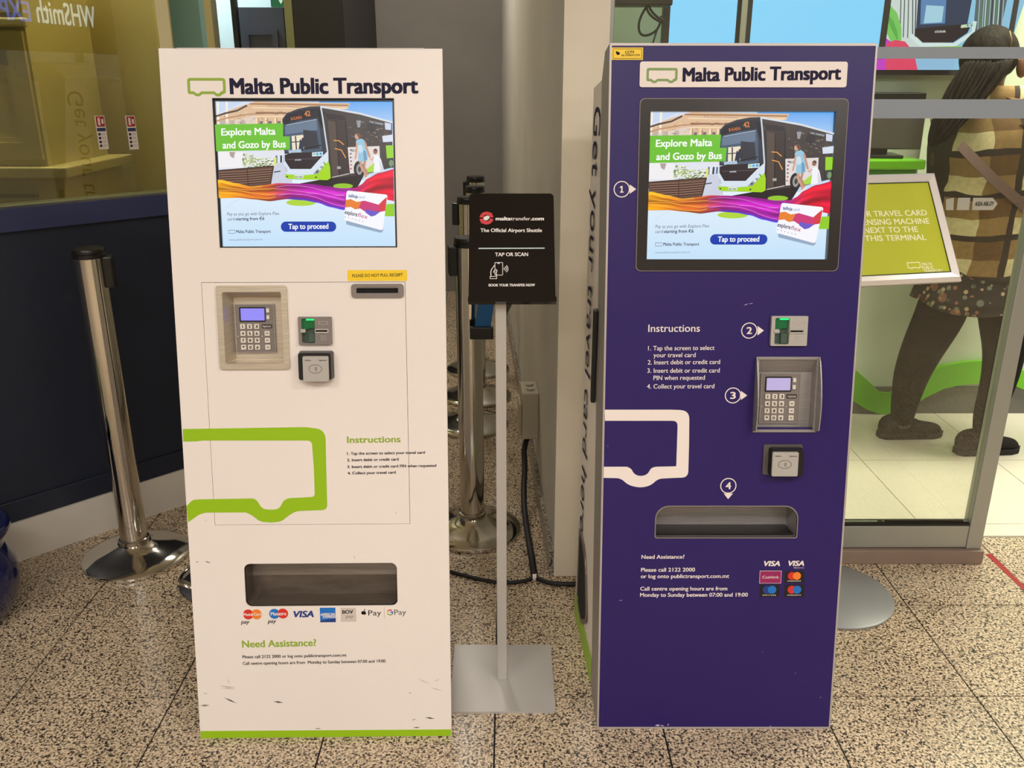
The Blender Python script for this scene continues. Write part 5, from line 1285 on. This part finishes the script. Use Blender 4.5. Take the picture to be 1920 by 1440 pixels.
# safety stickers on the left shop window
def sticker(x0, y0, x1, y1, label):
    n = NW; o_ = wallp(0, 0, -.0455); 
    Q = Pl(o_, DW, (0, 0, 1), (0, 0, 0)); q = Q.quad((x0, y0), (x0+20, y0), (x1, y1), (x1-20, y1))
    cx = (q[0]+q[2])/2; wd = .030; z0, z1 = q[1], q[3]; h_ = z1-z0
    e = empty('safety_sticker', label, 'sticker', tuple(o_+DW*(cx)+Vector((0, 0, z0))), 0, 'safety stickers on the left window')
    Q = Pl(o_, DW, (0, 0, 1), e.location); L0, L1 = cx-wd/2, cx+wd/2
    mb = MB(); mb.plate([(L0, z0), (L1, z0), (L1, z1), (L0, z1)], [], Q.P, .0, .0006, M['print_grey']); bk = mb.build('backing', e)
    mb = MB(); mb.plate([(L0+.003, z1-.32*h_), (L1-.002, z1-.32*h_), (L1-.002, z1-.02*h_), (L0+.003, z1-.02*h_)], [], Q.P, .0006, .0009, mat('sticker_red', (150, 20, 22), .5))
    mb.plate([(L0+.002, z1-.46*h_), (L1-.002, z1-.46*h_), (L1-.002, z1-.36*h_), (L0+.002, z1-.36*h_)], [], Q.P, .0006, .0009, mat('sticker_navy', (24, 44, 84), .5))
    mb.plate([(L0+.008, z1-.28*h_), (L0+.015, z1-.28*h_), (L0+.015, z1-.06*h_), (L0+.008, z1-.06*h_)], [], Q.P, .0009, .0011, M['print_grey'])
    mb.plate([(L0+.019, z1-.24*h_), (L0+.025, z1-.24*h_), (L0+.025, z1-.10*h_), (L0+.019, z1-.10*h_)], [], Q.P, .0009, .0011, M['print_grey'])
    for k in range(4):
        z = z1-(.53+.115*k)*h_; mb.plate([(L0+.004, z-.05*h_), (L0+.011, z-.05*h_), (L0+.011, z+.02*h_), (L0+.004, z+.02*h_)], [], Q.P, .0006, .0009, M['print_navy'])
        for j in range(2): mb.plate([(L0+.014, z-.035*h_+j*.035*h_), (L1-.004, z-.035*h_+j*.035*h_), (L1-.004, z-.025*h_+j*.035*h_), (L0+.014, z-.025*h_+j*.035*h_)], [], Q.P, .0006, .0009, M['grey_plastic'])
    mb.build('print', bk)
sticker(176, 217, 205, 280, 'left one of the two small red and white safety stickers on the shop window')
sticker(233, 217, 262, 280, 'right one of the two small red and white safety stickers on the shop window')

# cream panelled cabinets inside the left shop
def cabinet_px():
    Y = 3.9
    e = empty('cabinet', 'tall cream panelled cabinet with ledge standing inside the left shop window', 'cabinet', (on_y(60, 300, Y).x, Y, 0))
    lx = e.location
    xr = on_y(72, 200, Y).x-lx.x; zl = on_y(30, 312, Y).z; cm = M['cream_cab']
    x0 = -1.0
    MB().box((x0, 0, zl), (xr, .6, 2.6), cm).build('upper_body', e)
    MB().box((x0, -.05, zl-.045), (xr+.10, .65, zl), cm).build('ledge', e, bevel=.006)
    MB().box((x0, .0, 0), (xr+.05, .62, zl-.046), cm).build('lower_body', e)
    dt = on_y(60, 58, Y).z
    mb = MB(); f_ = lambda u, v, w_: (u, -w_, v)
    mb.plate([(xr-.62, zl+.03), (xr-.01, zl+.03), (xr-.01, dt), (xr-.62, dt)], [[(xr-.55, zl+.10), (xr-.085, zl+.10), (xr-.085, dt-.07), (xr-.55, dt-.07)]], f_, 0, .018, cm)
    mb.plate([(xr-.55, zl+.10), (xr-.085, zl+.10), (xr-.085, dt-.07), (xr-.55, dt-.07)], [[(xr-.53, zl+.12), (xr-.105, zl+.12), (xr-.105, dt-.09), (xr-.53, dt-.09)]], f_, 0, .010, cm); mb.build('door', e, bevel=.003)
    MB().box((x0, -.03, dt+.015), (xr+.02, 0, dt+.05), cm).build('cornice', e, bevel=.008)
    mb = MB(); mb.plate([(xr-.62, dt+.07), (xr-.01, dt+.07), (xr-.01, 2.5), (xr-.62, 2.5)], [[(xr-.55, dt+.13), (xr-.085, dt+.13), (xr-.085, 2.44), (xr-.55, 2.44)]], f_, 0, .018, cm); mb.build('door', e, bevel=.003)
    mb = MB(); mb.box((xr-.34, -.035, zl-.13), (xr-.06, -.004, zl-.118), M['steel_dark']); mb.build('handle', e, bevel=.003)
cabinet_px()
struct(MB().box((-5.4, 3.2, 2.86), (-1.66, 5.2, 2.9), M['cream_cab']).build('ceiling_shop'))

# illuminated shop name behind the camera, seen only as a mirror image in the left window
def mirror(P):
    P = Vector(P); n = NW; return P-n*2*((P-wallp(0, 0, -.046)).dot(n))
D0 = 9.0
vA = EYE+ray(176, 52)*(D0/ray(176, 52).dot(FW)); 
def at_z(x, y, z): d = ray(x, y); return EYE+d*((z-EYE.z)/d.z)
zA = vA.z
dirv = None
vB = EYE+ray(66, 40)*(D0*.9); vB.z = zA
rA, rB = mirror(vA), mirror(vB); dx_ = (rB-rA); dx_.z = 0; Lw = dx_.length; dx_.normalize()
sg = empty('shop_sign', 'illuminated white and blue shop name board across the hall, mirrored in the left window', 'sign', tuple(rA))
G = Pl(rA, dx_, (0, 0, 1), rA)
if G.n.dot(wallp(0, 1.5)-rA) < 0: pass
k_ = (D0)/F
lit_w = mat('lit_white', (200, 220, 230), .5, emit=(206, 226, 240), estr=3.2); lit_b = mat('lit_blue', (50, 90, 200), .5, emit=(60, 110, 240), estr=2.6)
capz = 50*k_
mb = MB(); put_text(mb, 'WHSmith', (0, 0), (Lw, 0), capz*.72, G.P, lit_w, .02, .03); mb.build('letters_white', sg)
mb = MB(); put_text(mb, 'EXPRESS', (Lw+.10, 0), (Lw+.10+Lw*.95, 0), capz*.60, G.P, lit_b, .03, .03); mb.build('letters_blue', sg)
mb = MB(); mb.plate([(-.4, -.25), (2.6*Lw, -.25), (2.6*Lw, capz+.25), (-.4, capz+.25)], [], G.P, -.05, .0, M['sign_board']); mb.build('board', sg)
mb = MB()
for u_ in (.2, Lw*2.2): a_ = G.P(u_, 0, -.08); mb.box((a_[0]-.03, a_[1]-.03, -rA.z), (a_[0]+.03, a_[1]+.03, .3), M['sign_board'])
mb.build('upright', sg)

# ================================================================== PERSON behind the glass
def hp(x, y, Y=3.4): return on_y(x, y, Y)
fd = Vector((.90, .436, 0)); ld = Vector((-.436, .90, 0))
pe = empty('person', 'person with long dark hair, plaid coat, floral skirt and black leggings behind the glass', 'person', (1.84, 3.40, .001))
O = pe.location
skin = mat('skin', (120, 80, 56), .5); leg_m = mat('leggings', (27, 23, 22), .95, spec=.2)
def skin_mesh(verts, edges, rads):
    me = bpy.data.meshes.new('b'); me.from_pydata([tuple(Vector(v)-O) for v in verts], edges, []); ob = bpy.data.objects.new('b', me); COL.objects.link(ob)
    md = ob.modifiers.new('s', 'SKIN'); md.use_smooth_shade = True; sd = me.skin_vertices[0].data
    for i, r in enumerate(rads): sd[i].radius = (r, r) if not isinstance(r, tuple) else r
    sd[0].use_root = True
    s2 = ob.modifiers.new('u', 'SUBSURF'); s2.levels = 2; s2.render_levels = 2
    dg = bpy.context.evaluated_depsgraph_get(); out = bpy.data.meshes.new_from_object(ob.evaluated_get(dg)); bpy.data.objects.remove(ob); return out
V = []; E_ = []; Rr = []
def ch(pts, start=None):
    last = start
    for p_, r_ in pts:
        V.append(tuple(p_)); Rr.append(r_); i = len(V)-1
        if last is not None: E_.append((last, i))
        last = i
    return last
C0 = Vector((1.84, 3.40, .86))
i0 = ch([(C0, .13)]); i1 = ch([(Vector((1.83, 3.40, 1.02)), .12), (Vector((1.81, 3.40, 1.20)), .125), (Vector((1.79, 3.40, 1.32)), .10)], i0)
hc = hp(1856, 112)
ch([(Vector((1.785, 3.41, 1.40)), .05), (hc+Vector((.0, 0, -.075)), .058), (hc+Vector((.008, 0, -.01)), .085), (hc+Vector((0, 0, .06)), .066)], i1)
# legs
la, ra = hp(1694, 768, 3.47), hp(1842, 792, 3.31)
ch([(C0+ld*.09+Vector((0, 0, -.08)), .11), (hp(1765, 590, 3.44), .105), (hp(1731, 648, 3.45), .090), (hp(1709, 700, 3.46), .076), (la+Vector((0, 0, .03)), .058), (Vector((la.x, la.y, .05)), .044)], i0)
ch([(C0-ld*.09+fd*.03+Vector((0, 0, -.08)), .11), (hp(1882, 590, 3.34), .105), (hp(1886, 655, 3.32), .084), (hp(1872, 720, 3.31), .072), (ra+Vector((.012, 0, .03)), .056), (Vector((ra.x+.01, ra.y, .05)), .036)], i0)
# arms with hands
def arm(sgn, elbow, wrist, fdir):
    sh = Vector((1.79, 3.40, 1.32))+ld*.17*sgn
    a_ = ch([(sh, .055), (elbow, .042), (wrist, .027)], i1)
    side = fdir.cross(Vector((0, 0, 1))).normalized(); pm = wrist+fdir*.05
    b_ = ch([(pm, (.030, .018))], a_)
    for k, L_ in enumerate((.066, .076, .072, .056)):
        o_ = pm+side*(.027-.018*k)+fdir*.03; ch([(o_, .010), (o_+fdir*L_*.5+Vector((0, 0, -.008)), .0085), (o_+fdir*L_*.85+Vector((0, 0, -.03)), .007)], b_)
    o_ = wrist+fdir*.025+side*.032*(-sgn)*-1; ch([(o_, .011), (o_+side*.02*sgn+fdir*.03, .009), (o_+side*.022*sgn+fdir*.055+Vector((0, 0, -.012)), .008)], b_)
arm(-1, Vector((2.02, 3.25, 1.07)), Vector((2.22, 3.33, 1.10)), Vector((.92, .38, -.1)).normalized())
arm(1, Vector((1.83, 3.62, 1.06)), Vector((2.0, 3.62, .98)), Vector((.92, .30, -.2)).normalized())
bm_ = skin_mesh(V, E_, Rr); bm_.materials.append(skin); bm_.materials.append(leg_m)
for p_ in bm_.polygons:
    if p_.center.z < .80: p_.material_index = 1
    p_.use_smooth = True
bo_ = bpy.data.objects.new('body', bm_); COL.objects.link(bo_); bo_.parent = pe
def pbuild(mb, name, sub=1, par=None):
    mb.v = [tuple(Vector(v)-O) for v in mb.v]; return mb.build(name, par or pe, True, sub=sub)
def eye(): pass
ear = hc+Vector((.095, -.055, -.03))
mb = MB(); mb.loft([(ear+Vector((0, 0, -.035)), (.010, -.006, 0), (.004, .008, 0)), (ear+Vector((-.006, 0, .0)), (.018, -.008, 0), (.007, .011, 0)), (ear+Vector((-.006, 0, .03)), (.016, -.006, 0), (.006, .010, 0)), (ear+Vector((0, 0, .04)), (.006, -.003, 0), (.003, .004, 0))], skin, 12); pbuild(mb, 'ear')
fc = hc+fd*.088
mb = MB(); mb.loft([(fc+Vector((0, 0, .03)), ld*.008, fd*.004), (fc+fd*.012+Vector((0, 0, .0)), ld*.012, fd*.012), (fc+fd*.022+Vector((0, 0, -.022)), ld*.018, fd*.014), (fc+Vector((0, 0, -.034)), ld*.012, fd*.005)], skin, 12); pbuild(mb, 'nose')
for s_ in (-1, 1):
    mb = MB(); mb.lathe([(0, -.010), (.008, -.006), (.011, 0), (.008, .006), (0, .010)], M['print_white'], 12, Matrix.Translation(fc+ld*.034*s_-fd*.010+Vector((0, 0, .008)))); pbuild(mb, 'eye', 0)
mb = MB(); mb.loft([(fc+Vector((0, 0, -.050))-fd*.006+ld*.024, fd*.003, (0, 0, .002)), (fc+Vector((0, 0, -.050))+fd*.004, fd*.007, (0, 0, .007)), (fc+Vector((0, 0, -.050))-fd*.006-ld*.024, fd*.003, (0, 0, .002))], mat('lips', (130, 62, 56), .5), 10); pbuild(mb, 'mouth')
# plaid
pl_m = mat('plaid', (150, 112, 62), .9); N, L, B = nodes(pl_m); vec = coords(pl_m, 'Object')
sx = N.new('ShaderNodeSeparateXYZ'); L.new(vec, sx.inputs[0])
def mth(op, a_, b_=None):
    n_ = N.new('ShaderNodeMath'); n_.operation = op
    for i, v_ in enumerate((a_, b_)):
        if v_ is None: continue
        if isinstance(v_, (int, float)): n_.inputs[i].default_value = v_
        else: L.new(v_, n_.inputs[i])
    return n_.outputs[0]
wob = mth('MULTIPLY', noise(pl_m, vec, 5, 2), .05)
u_ = mth('FRACT', mth('ADD', mth('DIVIDE', mth('ADD', mth('ADD', sx.outputs[0], mth('MULTIPLY', sx.outputs[1], .03)), wob), .18), 10.05))
v_ = mth('FRACT', mth('ADD', mth('DIVIDE', mth('ADD', mth('SUBTRACT', sx.outputs[2], mth('MULTIPLY', sx.outputs[0], .12)), wob), .155), 10.05))
dark = mth('MAXIMUM', mth('LESS_THAN', u_, .13), mth('LESS_THAN', v_, .14))
cream = mth('MULTIPLY', mth('LESS_THAN', u_, .56), mth('LESS_THAN', v_, .54))
half = mth('MULTIPLY', mth('GREATER_THAN', u_, .56), mth('GREATER_THAN', v_, .54))
c1 = mix(pl_m, half, (158, 128, 82), (112, 84, 50)); c2_ = mix(pl_m, cream, c1, (226, 214, 168)); c3_ = mix(pl_m, dark, c2_, (64, 54, 46))
L.new(mix(pl_m, .5, c3_, ramp(pl_m, noise(pl_m, vec, 60, 3), [(.3, (190, 190, 190)), (.7, (255, 255, 255))]), 'MULTIPLY'), B.inputs['Base Color'])
def ring(c, fa, la_, tw=0):
    return (Vector(c), fd*fa, ld*la_)
mb = MB(); n = 40
rg = [((1.845, 3.40, .742), .185, .215), ((1.843, 3.40, .80), .19, .22), ((1.835, 3.40, .95), .185, .222), ((1.825, 3.40, 1.08), .18, .225), ((1.81, 3.40, 1.20), .175, .235), ((1.795, 3.40, 1.29), .155, .225), ((1.785, 3.40, 1.345), .12, .17), ((1.785, 3.40, 1.385), .085, .10), ((1.79, 3.40, 1.425), .075, .085)]
rings = []
vs = []; fs = []
for ri, (c, a_, b_) in enumerate(rg):
    for k in range(n):
        an = 2*pi*k/n; wv = 1+.03*sin(an*5+ri*.9)*(1 if ri < 6 else 0); c = Vector(c)
        vs.append(c+fd*cos(an)*a_*wv+ld*sin(an)*b_*wv)
for i in range(len(rg)-1):
    for k in range(n): fs.append((i*n+k, i*n+(k+1) % n, (i+1)*n+(k+1) % n, (i+1)*n+k))
mb.add(vs, fs, pl_m); co = pbuild(mb, 'coat'); so = co.modifiers.new('t', 'SOLIDIFY'); so.thickness = .008
for sgn, el, wr in ((-1, Vector((2.02, 3.25, 1.07)), Vector((2.22, 3.33, 1.10))), (1, Vector((1.83, 3.62, 1.06)), Vector((2.0, 3.62, .98)))):
    sh = Vector((1.79, 3.40, 1.30))+ld*.155*sgn; mb = MB(); mb.tube([sh+Vector((0, 0, .03)), sh*.6+el*.4, el, el*.5+wr*.5, wr], [.085, .088, .08, .066, .056], pl_m, 18, False); pbuild(mb, 'sleeve', 1, co)
mb = MB(); mb.loft([(Vector((1.785, 3.40, 1.37)), fd*.10, ld*.115), (Vector((1.785, 3.395, 1.40)), fd*.105, ld*.115), (Vector((1.79, 3.395, 1.432)), fd*.088, ld*.095)], pl_m, 24, False); o = pbuild(mb, 'collar', 1, co); o.modifiers.new('t', 'SOLIDIFY').thickness = .012
# strap
mb = MB(); P_ = [hp(1802, 272, 3.22), hp(1824, 296, 3.19), hp(1862, 335, 3.17), hp(1905, 372, 3.17), hp(1945, 410, 3.19)]; vs = []; 
for p_ in P_: vs += [p_+Vector((.010, 0, .014)), p_-Vector((.010, 0, .014))]
mb.add(vs+[v+Vector((0, .006, 0)) for v in vs], [(2*i, 2*i+1, 2*i+3, 2*i+2) for i in range(4)]+[(10+2*i, 12+2*i, 13+2*i, 11+2*i) for i in range(4)], mat('strap', (116, 92, 86), .7)); pbuild(mb, 'bag_strap', 0)
# skirt
fm_ = mat('floral', (44, 38, 36), .85); N, L, B = nodes(fm_); vec = coords(fm_, 'Object')
def vor(sc, rnd=1.0):
    v = N.new('ShaderNodeTexVoronoi'); v.inputs['Scale'].default_value = sc; v.inputs['Randomness'].default_value = rnd; L.new(vec, v.inputs['Vector']); return v
v1 = vor(46); v2 = vor(20)
m1 = ramp(fm_, v1.outputs['Distance'], [(.34, (255, 255, 255)), (.42, (0, 0, 0))]); m2 = ramp(fm_, v2.outputs['Distance'], [(.34, (255, 255, 255)), (.40, (0, 0, 0))])
s1 = N.new('ShaderNodeSeparateColor'); L.new(v1.outputs['Color'], s1.inputs[0]); s2 = N.new('ShaderNodeSeparateColor'); L.new(v2.outputs['Color'], s2.inputs[0])
k1 = ramp(fm_, s1.outputs[0], [(0, (186, 160, 130)), (.3, (44, 38, 36)), (.45, (150, 96, 80)), (.65, (40, 36, 34)), (.8, (120, 128, 110)), (.95, (200, 180, 150))], 'CONSTANT')
k2 = ramp(fm_, s2.outputs[1], [(0, (44, 38, 36)), (.6, (150, 104, 84)), (.75, (130, 134, 122)), (.88, (44, 38, 36))], 'CONSTANT')
a1 = mix(fm_, m1, (44, 38, 36), k1); a2 = mix(fm_, m2, a1, k2); a3 = mix(fm_, .35, a2, a1); L.new(a3, B.inputs['Base Color'])
mb = MB(); n = 44; rg = [((1.845, 3.40, .95), .15, .18), ((1.845, 3.40, .80), .17, .20), ((1.845, 3.40, .70), .19, .215), ((1.842, 3.40, .615), .215, .225)]; vs = []; fs = []
for ri, (c, a_, b_) in enumerate(rg):
    for k in range(n):
        an = 2*pi*k/n; wv = 1+.035*ri/3*sin(an*8+.6); zz = .012*sin(an*3)*(ri == 3); vs.append(Vector(c)+fd*cos(an)*a_*wv+ld*sin(an)*b_*wv+Vector((0, 0, zz)))
for i in range(len(rg)-1):
    for k in range(n): fs.append((i*n+k, i*n+(k+1) % n, (i+1)*n+(k+1) % n, (i+1)*n+k))
mb.add(vs, fs, fm_); o = pbuild(mb, 'skirt'); o.modifiers.new('t', 'SOLIDIFY').thickness = .004
# hair
hm = mat('hair', (40, 34, 30), .7, spec=.15); N, L, B = nodes(hm); vec = coords(hm, 'Object', (26, 26, 5))
L.new(ramp(hm, noise(hm, vec, 3, 4), [(.35, (16, 13, 12)), (.75, (46, 38, 31))]), B.inputs['Base Color']); bump(hm, noise(hm, vec, 4, 3), .5, .006)
mb = MB()
hr = []
for t in range(9):
    th_ = pi*t/8; z_ = cos(th_); r_ = max(.004, sin(th_))
    hr.append((hc+Vector((-.012, -.012, .012+.108*z_)), fd*.108*r_, ld*.098*r_))
hr = hr[:7]
mb.loft(hr[::-1], hm, 24)
pb_l = [((1852, 112), .100), ((1836, 145), .108), ((1814, 180), .096), ((1792, 212), .082), ((1775, 242), .064), ((1758, 266), .036), ((1752, 276), .010)]
rings = []
for i, (p_, r_) in enumerate(pb_l):
    c = hp(p_[0], p_[1], 3.34-.012*i); rings.append((c, Vector((r_, 0, r_*.35)), Vector((0, r_*.62, 0))))
mb.loft(rings, hm, 20)
for k in range(90):
    rr_ = random.Random(k); ox_, oy_ = rr_.uniform(-36, 30), rr_.uniform(-.05, .03); pts = []
    for i, (p_, r_) in enumerate(pb_l[:6]):
        q = max(.35, r_/.09); pts.append(hp(p_[0]+ox_*q+rr_.uniform(-3, 3), p_[1]+rr_.uniform(-3, 3), 3.31-.012*i+oy_*q))
    mb.tube(pts, [.004, .006, .007, .006, .005, .001], hm, 6)
pbuild(mb, 'hair', 1)
mb = MB(); mb.tube([hp(1893, 58, 3.31), hp(1897, 74, 3.30), hp(1894, 90, 3.30)], .0022, mat('hairband', (150, 120, 80), .4), 6); pbuild(mb, 'hair_clip', 0)
# shoes and socks
def shoe(heel, toe):
    hl, tt = Vector((heel[0], heel[1], 0)), Vector((toe[0], toe[1], 0)); d = (tt-hl); L_ = d.length; d.normalize(); s_ = Vector((-d.y, d.x, 0))
    sm_ = mat('shoe', (32, 27, 26), .85, spec=.25)
    mb = MB(); rs = [(0, .024, .06, .045), (.05, .036, .085, .052), (.16, .040, .095, .060), (.30, .040, .098, .060), (.42, .040, .080, .046), (.58, .044, .062, .036), (.75, .048, .050, .030), (.90, .042, .044, .026), (.98, .022, .034, .020)]
    rings = [(hl+d*(L_*t)+Vector((0, 0, .012+h_*.5)), s_*w_, Vector((0, 0, h_*.5))) for t, w_, h_, _ in rs]
    mb.loft(rings, sm_, 20); sh_ = pbuild(mb, 'shoe')
    mb = MB(); out = []
    prof = [(-.01, .018), (.06, .036), (.3, .040), (.6, .045), (.8, .048), (.94, .036), (1.01, .016)]
    pl = [hl+d*(L_*t)+s_*w_ for t, w_ in prof]+[hl+d*(L_*t)-s_*w_ for t, w_ in reversed(prof)]
    n_ = len(pl); mb.add([(p.x, p.y, .002) for p in pl]+[(p.x, p.y, .026) for p in pl], [tuple(reversed(range(n_))), tuple(range(n_, 2*n_))]+[(i, (i+1) % n_, n_+(i+1) % n_, n_+i) for i in range(n_)], mat('sole', (30, 27, 26), .9)); pbuild(mb, 'sole', 0, sh_)
    for k in range(4):
        q = hl+d*(L_*(.42+.08*k))+Vector((0, 0, .092-.010*k)); mb = MB(); mb.tube([q-s_*.022, q+Vector((0, 0, .004)), q+s_*.022], .0028, sm_, 6); pbuild(mb, 'lace', 0, sh_)
    return sh_
shoe((1.588, 3.475), (1.865, 3.50)); shoe((1.835, 3.300), (2.105, 3.335))
for c in (la, ra):
    mb = MB(); mb.tube([Vector((c.x+(.012 if c is ra else 0), c.y, .04)), Vector((c.x+(.012 if c is ra else 0), c.y, .10)), Vector((c.x+(.014 if c is ra else .003), c.y, .135))], [.042, .040, .046], mat('sock', (70, 66, 72), .9), 16); pbuild(mb, 'sock')
